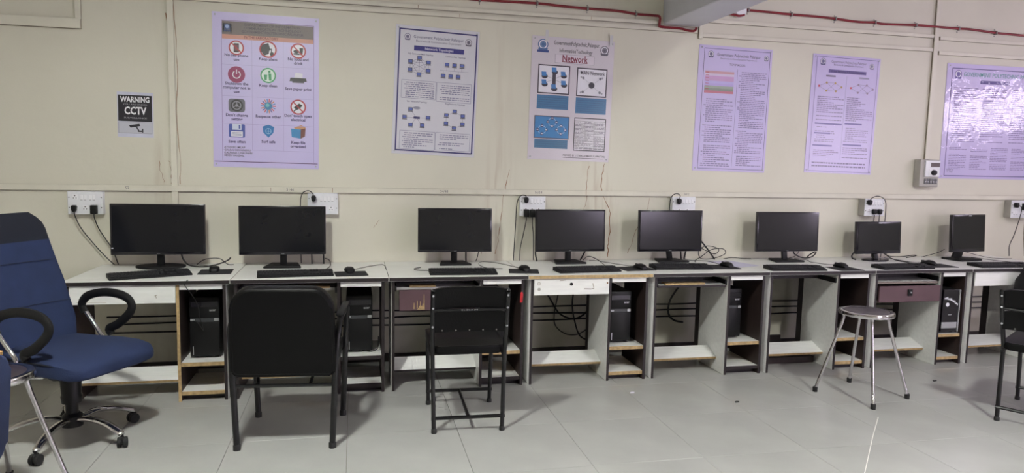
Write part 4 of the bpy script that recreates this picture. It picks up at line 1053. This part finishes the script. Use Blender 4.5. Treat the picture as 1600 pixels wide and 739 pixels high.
def pad(label, x, y, yaw, w, d):
    o = oprism('mouse_pad', rrect(w, d, .008, 3), 0, .003, PADM, None, 'xy', 0)
    o.location = (x, y, DZ); o.rotation_euler = (0, 0, yaw)
    return tag(o, label, 'mouse pad', 'black mouse pads')
def loft(bm, rings, mi=0):
    R_ = [[bm.verts.new(p) for p in r] for r in rings]
    n = len(R_[0])
    for A, B in zip(R_, R_[1:]):
        for k in range(n):
            f = bm.faces.new((A[k], A[(k + 1) % n], B[(k + 1) % n], B[k])); f.material_index = mi
    for q in (R_[0][::-1], R_[-1]):
        f = bm.faces.new(q); f.material_index = mi
def sup(w, t, n=20, p=.5):
    out = []
    for k in range(n):
        a = 2 * PI * k / n
        out.append((w * math.copysign(abs(math.cos(a)) ** p, math.cos(a)), t * math.copysign(abs(math.sin(a)) ** p, math.sin(a))))
    return out
def mouse(label, x, y, yaw, cable, z=DZ + .0032):
    t = thing('mouse', label, 'mouse', (x, y, z), yaw, 'black computer mice')
    bm = bmesh.new(); rings = []
    for s, wd, ht in ((-.056, .016, .010), (-.05, .025, .022), (-.03, .031, .034), (0, .031, .038), (.03, .029, .030), (.05, .025, .019), (.057, .017, .011)):
        rings.append([(a, s, max(0, b + ht * .45)) for a, b in sup(wd, ht * .55, 16, .75)])
    loft(bm, rings); new_obj('body', bm, BLK, t, True)
    olathe('scroll_wheel', [(.002, -.003), (.007, -.002), (.007, .002), (.002, .003)], RUB, t, 12, (0, .036, .026), 'x')
    bm = bmesh.new(); box(bm, -.0006, .0006, .012, .054, .016, .0315, 0); new_obj('button_seam', bm, RUB, t)
    if cable:
        ca, sa = math.cos(-yaw), math.sin(-yaw)
        P = [(.0, .056, .012)]
        for a, b, c in cable:
            dx, dy = a - x, b - y
            P.append((dx * ca - dy * sa, dx * sa + dy * ca, c - z))
        otube('cable', P, .0022, CAB, t, 6, 6)
    return t
pad('mouse pad beside the leftmost keyboard', 1.775, -.40, .06, .2, .2)
mouse('mouse on the pad beside the leftmost keyboard', 1.765, -.385, .1, [(1.76, -.28, .756), (1.70, -.17, .756), (1.62, -.12, .756)])
pad('mouse pad behind the padded armchair', 2.63, -.56, .1, .205, .19)
mouse('mouse on the pad behind the padded armchair', 2.618, -.50, .2, [(2.65, -.4, .756), (2.74, -.28, .756), (2.82, -.2, .756), (2.855, -.22, .756), (2.862, -.4, .754)])
pad('mouse pad lying across the joint left of the chipped-edge desk', 3.79, -.55, -.2, .205, .19)
mouse('mouse on the pad across the joint left of the chipped-edge desk', 3.80, -.52, .15, [(3.78, -.4, .756), (3.69, -.2, .757), (3.58, -.1, .757), (3.53, -.25, .757), (3.56, -.42, .757), (3.66, -.46, .757)])
pad('mouse pad at the right end of the chipped-edge desk', 4.63, -.50, .12, .235, .2)
mouse('mouse on the pad at the right end of the chipped-edge desk', 4.66, -.51, .25, [(4.62, -.38, .756), (4.52, -.2, .756), (4.46, -.1, .757), (4.42, -.08, .757)])
pad('mouse pad right of the fifth keyboard', 5.31, -.47, -.04, .25, .21)
mouse('mouse right of the fifth keyboard', 5.37, -.465, .2, [(5.37, -.35, .756), (5.36, -.2, .756), (5.2, -.12, .756)])
pad('mouse pad under the mouse left of the small glossy monitor', 6.25, -.64, .0, .2, .19)
mouse('mouse left of the small glossy monitor', 6.262, -.575, .25, [(6.25, -.45, .756), (6.20, -.3, .756), (6.24, -.2, .757), (6.19, -.1, .757)])
pad('mouse pad right of the small glossy monitor', 7.16, -.55, -.05, .22, .2)
mouse('mouse lying at the right end of the keyboard of the small glossy monitor', 7.12, -.50, .5, [(7.08, -.38, .756), (7.05, -.25, .757), (7.03, -.12, .757)])
mouse('mouse right of the keyboard of the square monitor, at the picture edge', 8.07, -.60, .2, [(8.02, -.45, .754), (7.95, -.3, .754), (7.91, -.12, .754)], DZ)

# monitor leads
ML = 'monitor leads behind the desks'
def mlead(label, pts, r=.004, m=CAB): return loose_cable(label, pts, r, m, ML)
mlead('lead curling on the desk right of the leftmost monitor foot', [(1.52, -.17, .84), (1.53, -.16, .80), (1.57, -.18, .765), (1.66, -.2, .757), (1.74, -.16, .765), (1.80, -.1, .785), (1.815, -.08, .80)], .005)
mlead('thin lead arching right of the leftmost monitor foot', [(1.60, -.1, .757), (1.65, -.08, .79), (1.74, -.08, .795), (1.80, -.1, .757), (1.84, -.12, .757)], .003)
mlead('left of two leads dropping behind the second monitor', [(2.36, -.14, .85), (2.36, -.13, .80), (2.36, -.12, .757)], .005)
mlead('right of two leads dropping behind the second monitor', [(2.44, -.14, .85), (2.44, -.13, .80), (2.44, -.12, .757)], .006)
mlead('lead bending to the keyboard of the second monitor', [(2.45, -.15, .80), (2.48, -.18, .79), (2.49, -.25, .765), (2.47, -.36, .757), (2.42, -.45, .757)], .003)
mlead('thick lead behind the foot of the third monitor', [(3.45, -.14, .86), (3.452, -.13, .80), (3.455, -.12, .757)], .006)
mlead('thin lead right of the foot of the third monitor', [(3.55, -.12, .86), (3.545, -.1, .80), (3.535, -.08, .757)], .003)
mlead('lead bowing beside the foot of the third monitor', [(3.10, -.35, .757), (3.05, -.42, .757), (3.08, -.48, .757), (3.18, -.5, .757)], .003)
mlead('left lead dropping below the fourth monitor', [(3.975, -.14, .86), (3.98, -.13, .81), (4.0, -.1, .757)], .006)
mlead('lead crossing behind the foot of the fourth monitor', [(4.38, -.13, .86), (4.365, -.1, .80), (4.36, -.05, .757)], .006)
mlead('thin lead arching over the desk right of the fourth monitor foot', [(4.37, -.08, .757), (4.41, -.1, .79), (4.45, -.2, .775), (4.45, -.35, .757), (4.44, -.44, .757)], .0028)
mlead('left lead dropping below the fifth monitor', [(5.16, -.12, .85), (5.175, -.1, .80), (5.19, -.08, .757)], .006)
mlead('right lead dropping below the fifth monitor', [(5.21, -.12, .85), (5.212, -.1, .80), (5.215, -.08, .757)], .006)
mlead('thick lead slanting down right of the fifth monitor', [(5.24, -.14, .98), (5.31, -.12, .93), (5.39, -.11, .85), (5.47, -.1, .757)], .006)
mlead('tangled thin lead looping right of the fifth monitor', [(5.24, -.14, .93), (5.30, -.12, .88), (5.36, -.11, .84), (5.47, -.1, .80), (5.50, -.1, .84), (5.40, -.1, .865), (5.33, -.1, .83), (5.35, -.1, .765), (5.46, -.1, .765), (5.56, -.1, .80), (5.54, -.1, .84), (5.44, -.1, .835), (5.34, -.12, .78), (5.27, -.16, .757), (5.235, -.24, .757)], .003)
mlead('dark lead coiling right of the sixth monitor foot', [(6.16, -.13, .85), (6.17, -.12, .80), (6.25, -.12, .765), (6.33, -.12, .77), (6.37, -.12, .80), (6.36, -.12, .812), (6.31, -.12, .785), (6.29, -.12, .765)], .005)
mlead('thin pale lead under the sixth monitor', [(6.22, -.12, .84), (6.21, -.11, .80), (6.19, -.09, .77), (6.17, -.06, .757)], .003, CABW)
mlead('lead on the desk left of the sixth monitor foot', [(5.56, -.08, .757), (5.64, -.07, .765), (5.72, -.08, .76), (5.8, -.09, .757)], .003)
mlead('lead under the left corner of the small glossy monitor', [(6.72, -.15, .82), (6.70, -.14, .785), (6.69, -.16, .762), (6.69, -.2, .757)], .006)
mlead('lead sweeping right from the small glossy monitor', [(6.97, -.14, .83), (7.0, -.14, .80), (7.08, -.13, .77), (7.2, -.12, .765), (7.34, -.1, .775), (7.36, -.1, .768), (7.25, -.12, .757)], .004)
mlead('lead curving from the small glossy monitor to its keyboard', [(7.02, -.14, .83), (7.03, -.15, .78), (7.03, -.25, .757), (7.02, -.38, .757), (7.0, -.53, .757)], .004)
mlead('lead behind the left edge of the square monitor', [(7.60, -.15, .83), (7.57, -.12, .80), (7.5, -.1, .775), (7.42, -.1, .757)], .003)
mlead('pale lead crossing the desk right of the square monitor foot', [(7.86, -.1, .80), (7.95, -.15, .775), (8.05, -.2, .757), (8.2, -.25, .757)], .003, CABW)

# lilac papers on desk 5
for k, (x, y, a) in enumerate(((5.50, -.31, .35), (5.515, -.33, .3))):
    o = obox('paper_sheet', -.105, .105, -.148, .148, 0, .0015, LPAPER, None)
    o.location = (x, y, DZ + .0017 * k + (.0033 if False else 0)); o.rotation_euler = (0, 0, a)
    tag(o, ('lilac paper sheet, lower of two by the joint right of the fifth mouse', 'lilac paper sheet, upper of two by the joint right of the fifth mouse')[k], 'paper', 'lilac papers')

# ------------------------------------------------------------------ computer towers in the desk bays
def tower(label, x0, x1, y0, hgt, depth=.36, style='acer'):
    t = thing('computer_tower', label, 'computer', ((x0 + x1) / 2, y0, .2403), 0, 'computer towers in the desk bays')
    w = (x1 - x0) / 2
    obox('case', -w, w, .02, depth, .008, hgt, BLK2, t, .004)
    for a in (-w * .7, w * .7):
        obox('foot', a - .012, a + .012, .04, .07, 0, .0085, RUB, t)
    if style == 'acer':
        obox('front_panel', -w, w, 0, .0205, .012, hgt * .60, BLK, t, .006, 2, smooth=True)
        obox('drive_panel', -w, w, .001, .0205, hgt * .66, hgt, BLK, t, .006, 2, smooth=True)
        obox('recess_strip', -w * .96, w * .96, .008, .0205, hgt * .60, hgt * .66, mat('grey_recess', srgb(64, 66, 70), .4), t)
        obox('power_button', w * .62, w * .95, -.003, .004, hgt * .61, hgt * .66, SILV, t, .002)
        obox('media_button', -w * .95, -w * .65, -.002, .004, hgt * .615, hgt * .65, SILV, t, .002)
        obox('optical_drive', -w * .9, w * .9, -.0006, .002, hgt * .84, hgt * .93, GLOSSB, t, .001)
        text('logo', 'acer', w * .55, hgt * .79, .022, SILV, t, -.0007, .02)
        obox('stripe', -w * .82, -w * .76, -.0008, .001, hgt * .06, hgt * .2, SILV, t)
    else:
        obox('front_panel', -w, w * .86, 0, .0205, .012, hgt, GLOSSB, t, .004, 2)
        obox('silver_side', w * .87, w, -.006, .03, .012, hgt, SILV, t, .003)
        obox('silver_band', -w, w * .8, -.002, .004, hgt * .12, hgt * .26, SILV, t, .002)
        bm = bmesh.new()
        for k in range(11):
            a = -w * .85 + k * w * .15; z = hgt * (.80 - .012 * k * k * .12)
            box(bm, a, a + w * .10, -.0012, .0, z - .006, z + .006 + .004 * (k % 3))
        new_obj('white_lettering', bm, WPL, t)
        olathe('white_badge', [(.016, 0), (.016, .001)], WPL, t, 16, (-w * .45, 0, hgt * .66), 'y')
        obox('small_badge', -w * .3, w * .1, -.001, .0, hgt * .42, hgt * .44, SILV, t)
    return t
tower('computer tower in the bay of the leftmost desk', 1.655, 1.83, -.62, .385)
tower('computer tower in the bay right of the padded armchair', 2.60, 2.765, -.62, .375)
tower('computer tower in the bay behind the metal chair', 3.51, 3.665, -.60, .37)
tower('computer tower in the bay of the chipped-edge desk', 4.405, 4.56, -.62, .368)
tower('computer tower in the bay of the desk with lilac papers', 5.278, 5.432, -.60, .368)
tower('computer tower set deep in the bay left of the stool seat', 6.168, 6.30, -.52, .36, .3)
tower('computer tower with silver trim and white lettering in the bay right of the stool', 7.095, 7.25, -.70, .345, .36, 'trim')
loose_cable('thin earphone lead hanging over the leftmost desk tower', [(1.68, -.742, .757), (1.66, -.75, .73), (1.70, -.735, .66), (1.715, -.66, .58), (1.72, -.64, .5), (1.74, -.64, .42), (1.70, -.64, .48)], .0025, group=HC)
loose_cable('lead trailing from the tower right of the padded armchair', [(2.70, -.60, .246), (2.76, -.62, .248), (2.80, -.6, .262), (2.81, -.45, .3)], .004, group=HC)
tag(obox('paper_label', 0, .07, -.0005, .0005, 0, .09, PAPER, None), 'white paper behind the tower in the chipped-edge desk', 'paper')
C.objects[-1].location = (4.44, -.245, .61)
tag(oprism('red_tag', [(0, 0), (.018, .004), (.022, .06), (.016, .075), (.004, .07)], -.004, 0, REDTAG, None, 'xz', .001), 'small red tag hanging on the desk edge right of the metal chair', 'tag')
C.objects[-1].location = (3.727, -.7165, .565)

# ------------------------------------------------------------------ chairs
def armchair(label, loc, rz):
    """black padded visitor chair; local +y is the direction it faces"""
    t = thing('padded_armchair', label, 'chair', loc, rz)
    W, D = .478, .48      # spacing of the feet
    r = .0165
    # back cushion, tilted backwards
    M = Matrix.Translation((0, -D / 2 + .02, .39)) @ Matrix.Rotation(math.radians(7), 4, 'X')
    hh = .46
    out = [(a, b + hh / 2) for a, b in rrect(.52, hh, (.03, .03, .10, .10), 7)]
    out = [(a * (1 - .05 * (b / hh) ** 2), b + .012 * (1 - (a / .26) ** 2) * (1 if b > hh * .5 else 0)) for a, b in out]
    back = oprism('back_cushion', out, -.035, .035, LEATH, t, 'xz', .016, 3, True, M)
    # stitched piping a little inside the edge
    otube('piping', [M @ Vector((a * .945, -.0335, hh / 2 + (b - hh / 2) * .94)) for a, b in out], .003, LEATH, back, 6, 1, True)
    seat = oprism('seat_cushion', rrect(.49, .48, .06), .415, .475, LEATH, t, 'xy', .02, 3, True, Matrix.Translation((0, .03, 0)))
    for s in (-1, 1):
        x = s * W / 2
        pts = [(x, -D / 2, 0), (x + s * .012, -D / 2 - .0, .3), (x + s * .022, -D / 2 + .015, .52), (x + s * .03, -D / 2 + .04, .62), (x + s * .03, -D / 2 + .10, .655), (x + s * .03, .05, .662), (x + s * .028, D / 2 - .05, .655), (x + s * .025, D / 2 - .0, .61), (x + s * .018, D / 2 + .01, .5), (x + s * .01, D / 2 + .005, .25), (x, D / 2, 0)]
        fr = otube('side_frame', [(a, b, max(c, .004)) for a, b, c in pts], r, BLKPAINT, t, 10, 5)
        obox('arm_pad', x + s * .03 - .021, x + s * .03 + .021, -D / 2 + .09, D / 2 - .06, .672, .692, BLK2, t, .008, 2, smooth=True)
        for yy in (-D / 2, D / 2):
            olathe('glide', [(.0195, 0), (.0195, .025), (.0165, .03)], POLY, fr, 12, (x + s * .0005, yy, .0))
        otube('seat_support', [(x * .55, -D / 2 + .005, .345), (x * .58, -D / 2 + .06, .385), (x * .6, -D / 2 + .12, .412)], .009, BLKPAINT, t, 8)
    otube('cross_bar', [(-W / 2 - .01, -D / 2 + .002, .335), (W / 2 + .01, -D / 2 + .002, .335)], .0095, BLKPAINT, t, 8)
    otube('cross_bar', [(-W / 2 - .01, D / 2, .40), (W / 2 + .01, D / 2, .40)], .0095, BLKPAINT, t, 8)
    for s in (-1, 1):
        otube('seat_rail', [(s * .17, -D / 2 + .02, .40), (s * .17, D / 2 - .01, .403)], .009, BLKPAINT, t, 8)
        otube('back_bracket', [(s * (W / 2 + .014), -D / 2 + .01, .44), (s * (W / 2 - .02), -D / 2 + .02, .45)], .009, BLKPAINT, t, 8)
    return t
armchair('black padded armchair seen from behind at the second desk', (2.322, -1.318, 0), math.radians(-5.5))

def metal_chair(label, loc, rz, W=.38, D=.475, lean=.035, kick=.022):
    t = thing('metal_chair', label, 'chair', loc, rz, 'black metal chairs')
    r = .0125
    H = .80
    for s in (-1, 1):
        x = s * W / 2
        pts = [(x, -D / 2, .0), (x + s * .006, -D / 2 + kick * .55, .22), (x + s * .01, -D / 2 + kick, .42), (x + s * .012, -D / 2 + kick * .68, .50), (x + s * .014, -D / 2 - lean * .4, .65), (x + s * .015, -D / 2 - lean, H - .01), (x + s * .015, -D / 2 - lean - .002, H)]
        lg = otube('rear_post', [(a, b, max(.003, c)) for a, b, c in pts], r, BLKPAINT, t, 10, 3)
        olathe('glide', [(.0155, 0), (.0155, .02), (.0125, .024)], POLY, lg, 12, (x, -D / 2, 0))
        for zz, yy in ((.775, -lean * .92), (.705, -lean * .66), (.60, -lean * .2)):
            olathe('bolt', [(.006, 0), (.006, .004), (.002, .006)], SILV, lg, 10, (x + s * .0135, -D / 2 + yy - r + .001, zz), 'y')
        lf = otube('front_leg', [(x, D / 2, .003), (x + s * .004, D / 2 - .006, .25), (x + s * .008, D / 2 - .02, .425)], r, BLKPAINT, t, 10)
        olathe('glide', [(.0155, 0), (.0155, .02), (.0125, .024)], POLY, lf, 12, (x, D / 2, 0))
        otube('seat_rail', [(x + s * .009, -D / 2 + .02, .425), (x + s * .008, D / 2 - .02, .425)], .010, BLKPAINT, t, 8)
    otube('rear_stretcher', [(-W / 2 - .015, -D / 2 + .004, .082), (W / 2 + .015, -D / 2 + .004, .082)], .0105, BLKPAINT, t, 8)
    otube('front_stretcher', [(-W / 2 - .015, D / 2 - .003, .085), (W / 2 + .015, D / 2 - .003, .085)], .0105, BLKPAINT, t, 8)
    otube('centre_stretcher', [(0, -D / 2 + .004, .083), (0, D / 2 - .003, .086)], .0095, BLKPAINT, t, 8)
    # seat
    oprism('seat', rrect(W + .045, D - .01, .045), .432, .478, LEATH, t, 'xy', .016, 3, True, Matrix.Translation((0, .03, 0)))
    # curved back rests: upper pad and lower panel
    def curved(name, z0, z1, th, y_off, m, bow=.016):
        bm = bmesh.new(); n_ = 12; rows = 5
        g = {}
        for side in (0, 1):
            for i in range(n_ + 1):
                for j in range(rows + 1):
                    u = i / n_ * 2 - 1; v = j / rows
                    z = z0 + (z1 - z0) * v - (.012 * abs(u) ** 6 if v > .9 else 0)
                    yy = -D / 2 - lean * (z - .5) / .3 + y_off + bow * (1 - u * u) + (th if side else 0)
                    g[side, i, j] = bm.verts.new((u * (W / 2 + .012), yy, z))
        for side in (0, 1):
            for i in range(n_):
                for j in range(rows): bm.faces.new((g[side, i, j], g[side, i + 1, j], g[side, i + 1, j + 1], g[side, i, j + 1]))
        for i in range(n_):
            for j in (0, rows): bm.faces.new((g[0, i, j], g[0, i + 1, j], g[1, i + 1, j], g[1, i, j]))
        for j in range(rows):
            for i in (0, n_): bm.faces.new((g[0, i, j], g[0, i, j + 1], g[1, i, j + 1], g[1, i, j]))
        return new_obj(name, bm, m, t, True)
    curved('upper_backrest', .70, .818, .032, .002, LEATH)
    curved('lower_backrest', .565, .688, .022, .006, LEATH)
    otube('back_bar', [(-W / 2 - .012, -D / 2 - lean * .6, .694), (W / 2 + .012, -D / 2 - lean * .6, .694)], .008, BLKPAINT, t, 8)
    for k in range(-2, 3):
        olathe('rivet', [(.004, 0), (.004, .003), (.001, .004)], STEEL, t, 8, (k * .075, -D / 2 - lean * .25 + .014, .575), 'y')
    bm = bmesh.new()
    for k, ln in enumerate((.008, .004, .010, .007, .005, .009, .006)):
        box(bm, -.05 + k * .014, -.05 + k * .014 + ln, -D / 2 - lean * .6 - .0086, -D / 2 - lean * .6 - .007, .690, .698 - .002 * (k % 2))
    new_obj('worn_lettering', bm, mat('worn_paint', srgb(120, 120, 122), .6), t)
    return t
metal_chair('black metal chair with low curved back in front of the broken-drawer desk', (3.275, -1.243, 0), math.radians(-2))
metal_chair('black metal chair cut off at the right edge of the picture', (6.80, -1.846, 0), math.radians(-58), .40, .58, .09, .06)

def stool(label, loc, rz, H=.575, rs=.168, rf=.285):
    t = thing('chrome_stool', label, 'stool', loc, rz, 'chrome stools')
    rim = olathe('seat_rim', [(rs - .02, H - .03), (rs, H - .03), (rs + .004, H - .018), (rs, H - .003), (rs - .012, H), (rs - .03, H - .003)], CHROME, t, 40)
    olathe('seat_pad', [(.0, H - .02), (rs - .031, H - .02), (rs - .031, H - .002), (rs - .06, H + .003), (0.001, H + .004)], SEATD, t, 36)
    for k in range(4):
        a = PI / 2 * k
        ca, sa = math.cos(a), math.sin(a)
        P = [((rs - .03) * ca, (rs - .03) * sa, H - .031), ((rs - .02) * ca, (rs - .02) * sa, H - .1), ((rf - .025) * ca, (rf - .025) * sa, .10), ((rf - .012) * ca, (rf - .012) * sa, .06), (rf * ca, rf * sa, .006)]
        lg = otube('leg', P, .0105, CHROME, t, 10, 3)
        olathe('rubber_foot', [(.0155, 0), (.0165, .03), (.0125, .034)], RUB, lg, 12, (rf * ca, rf * sa, 0))
    return t
stool('chrome stool with dark round seat standing in front of the maroon-drawer desk', (5.945, -1.27, 0), math.radians(66))
stool('chrome stool half hidden between the blue chairs at the left edge', (1.155, -1.97, 0), math.radians(12))

# blue swivel chair: local +x is forward, -y the near side
def office_chair(label, loc, rz, base_rot):
    t = thing('office_chair', label, 'chair', loc, rz)
    bm = bmesh.new(); rings = []
    for x, w, zc, th in ((-.25, .19, .470, .030), (-.235, .225, .468, .045), (-.18, .245, .463, .052), (-.05, .255, .46, .055), (.1, .265, .462, .058), (.2, .268, .460, .056), (.27, .262, .452, .052), (.31, .24, .444, .038), (.325, .21, .44, .02)):
        rings.append([(x, a, zc + b) for a, b in sup(w, th, 24, .45)])
    loft(bm, rings); seat = new_obj('seat_cushion', bm, BLUE, t, True)
    otube('seat_piping', [(x, -w * 1.0, z) for x, w, z in ((-.23, .225, .485), (-.1, .252, .485), (.05, .262, .488), (.2, .262, .484), (.27, .24, .47))], .004, BLUED, seat, 6, 4)
    def back_ring(s):
        x = -.235 - .30 * s + .075 * s * s
        z = .47 + .695 * s
        w = .245 - .035 * max(0, s - .45) / .55 - .03 * (1 - min(1, s / .15))
        th = .045
        if s > .86: q = (s - .86) / .14; w *= math.sqrt(max(.0, 1 - (.66 * q) ** 2)); th *= (1 - .4 * q * q)
        return x, z, w, th
    ss = [k / 22 for k in range(23)]
    bm = bmesh.new(); rings = []
    for s in ss:
        x, z, w, th = back_ring(s); x2, z2, _, _ = back_ring(min(1, s + .01)); x1, z1, _, _ = back_ring(max(0, s - .01))
        d = Vector((x2 - x1, z2 - z1)).normalized(); nx, nz = d.y, -d.x
        ring = []
        for a, b in sup(w, th, 24, .5):
            bow = .035 * (a / .245) ** 2
            ring.append((x + nx * (b + bow), a, z + nz * (b + bow)))
        rings.append(ring)
    for sv in (.3, .62):
        x, z, w, th = back_ring(sv)
        otube('backrest_seam', [(x + th * .86 + .035 * (a / .245) ** 2 + .012, a, z + th * .3) for a in [w * (k / 6 - 1) * .9 for k in range(13)]], .0016, BLUED, t, 6)
    cut = 17
    loft(bm, rings[:cut + 1]); new_obj('backrest', bm, BLUE, t, True)
    bm = bmesh.new(); loft(bm, rings[cut:]); new_obj('headrest', bm, BLUED, t, True)
    # arms
    for s in (-1, 1):
        y = s * .275
        q = -.035 if s > 0 else .035
        P = [(a_ + q, y, c_) for a_, c_ in ((-.165, .61), (-.185, .655), (-.14, .705), (-.04, .733), (.06, .735), (.14, .715), (.17, .675), (.145, .625), (.07, .565), (.005, .532), (.02, .505))]
        otube('arm_loop', P, .017, BLK2, t, 10, 5, False, .024)
        otube('arm_tube', [(-.165 + q, y, .625), (-.12 + q, y, .575), (-.055 + q, y * .99, .50), (-.01, y * .93, .43), (.06, y * .8, .405), (.06, y * .3, .40)], .011, CHROME, t, 10, 4)
    obox('mechanism', -.11, .13, -.09, .09, .365, .408, BLK, t, .01)
    obox('mounting_plate', -.13, .15, -.16, .16, .402, .412, STEEL, t)
    olathe('tilt_knob', [(.02, -.03), (.024, 0), (.02, .03)], BLK, t, 12, (.03, -.11, .375), 'x')
    olathe('column', [(.03, .10), (.03, .2), (.046, .205), (.05, .24), (.046, .25), (.052, .36), (.03, .366)], BLK, t, 20)
    olathe('hub', [(.03, .075), (.05, .08), (.05, .135), (.034, .15)], BLK, t, 20)
    for k in range(5):
        a = base_rot - rz + 2 * PI * k / 5; ca, sa = math.cos(a), math.sin(a)
        lg = otube('base_leg', [(.03 * ca, .03 * sa, .115), (.12 * ca, .12 * sa, .128), (.22 * ca, .22 * sa, .112), (.30 * ca, .30 * sa, .078), (.318 * ca, .318 * sa, .066)], [.026, .024, .022, .019, .012], CHROME, t, 10, 4, False, .014)
        cs = bpy.data.objects.new('caster', None); 
        bm = bmesh.new()
        for off in (-.014, .014):
            lathe(bm, [(.012, -.009), (.026, -.008), (.028, 0), (.026, .008), (.012, .009)], 18, (off, 0, .0285), 0, 'x')
        tube(bm, [(0, 0, .03), (0, 0, .072)], .007, 8)
        box(bm, -.006, .006, -.02, .02, .02, .058, .004)
        bmesh.ops.transform(bm, matrix=Matrix.Translation((.315 * ca, .315 * sa, 0)) @ Matrix.Rotation(a + .6 + k, 4, 'Z'), verts=bm.verts)
        new_obj('caster', bm, RUB, t, True)
    return t
office_chair('blue fabric swivel chair with loop armrests at the left', (1.21, -1.255, 0), math.radians(-30), math.radians(-28))

# blue visitor chair whose back just enters the picture at lower left
t = thing('blue_visitor_chair', 'blue padded chair with chrome legs cut off at the lower left corner', 'chair', (1.228, -2.83, 0), math.radians(84))
M = Matrix.Translation((0, -.225, .47)) @ Matrix.Rotation(math.radians(5), 4, 'X')
bk = oprism('back_cushion', [(a, b + .185) for a, b in rrect(.44, .37, .06, 6)], -.03, .03, BLUE, t, 'xz', .016, 3, True, M)
bm = bmesh.new()
for k in range(7):
    a = .10 + .06 * random.random()
    box(bm, a, a + .04, random.uniform(-.02, -.01), random.uniform(.0, .012), .36, .369 + random.uniform(0, .007), .002, 0, 1, M)
new_obj('torn_foam', bm, FOAM, bk)
oprism('seat_cushion', rrect(.44, .42, .05), .42, .48, BLUE, t, 'xy', .02, 3, True, Matrix.Translation((0, .01, 0)))
for s in (-1, 1):
    otube('side_frame', [(s * .205, -.215, .005), (s * .207, -.215, .3), (s * .21, -.225, .5), (s * .205, -.245, .7)], .011, CHROME, t, 10, 3)
    otube('front_leg', [(s * .205, .19, .005), (s * .205, .185, .3), (s * .20, .17, .415)], .011, CHROME, t, 10, 2)
    otube('seat_rail', [(s * .207, -.217, .41), (s * .2, .17, .41)], .01, CHROME, t, 8)
otube('cross_bar', [(-.205, -.216, .40), (.205, -.216, .40)], .01, CHROME, t, 8)

# olive and black bag on the seat of the right-hand chair
t = thing('backpack', 'black and olive bag hanging on the desk front at the right edge', 'bag', (7.80, -.828, .40), 0)
bm = bmesh.new(); rings = []
for z, w, d in ((0, .13, .06), (.02, .15, .08), (.15, .155, .085), (.27, .14, .075), (.335, .10, .05), (.345, .06, .03)):
    rings.append([(a, b, z) for a, b in sup(w, d, 20, .55)])
loft(bm, rings); new_obj('body', bm, BLK2, t, True)
bm = bmesh.new(); rings = []
for z, w, d in ((.05, .10, .02), (.07, .115, .03), (.27, .115, .03), (.31, .09, .02)):
    rings.append([(a + .04, b - .082, z) for a, b in sup(w, d, 16, .55)])
loft(bm, rings); new_obj('front_pocket', bm, OLIVE, t, True)
otube('handle', [(-.06, 0, .33), (-.06, .045, .354), (-.03, .075, .357), (.03, .075, .357), (.06, .045, .354), (.06, 0, .33)], .007, BLK, t, 8, 4)
# scraps on the floor
for k, (x, y, m_, lab) in enumerate(((6.69, -1.09, BLK2, 'dark scrap on the floor right of the stool'), (4.42, -1.0, PAPER, 'white paper scrap on the floor in front of the middle desk'), (5.02, -1.28, BLK2, 'dark crumb on the floor left of the stool'))):
    o = oprism('floor_scrap', [(0, 0), (.03, .004), (.036, .016), (.02, .022), (.004, .014)], .0003, .004, m_, None, 'xy', 0)
    o.location = (x, y, 0); tag(o, lab, 'scrap', 'scraps on the floor')
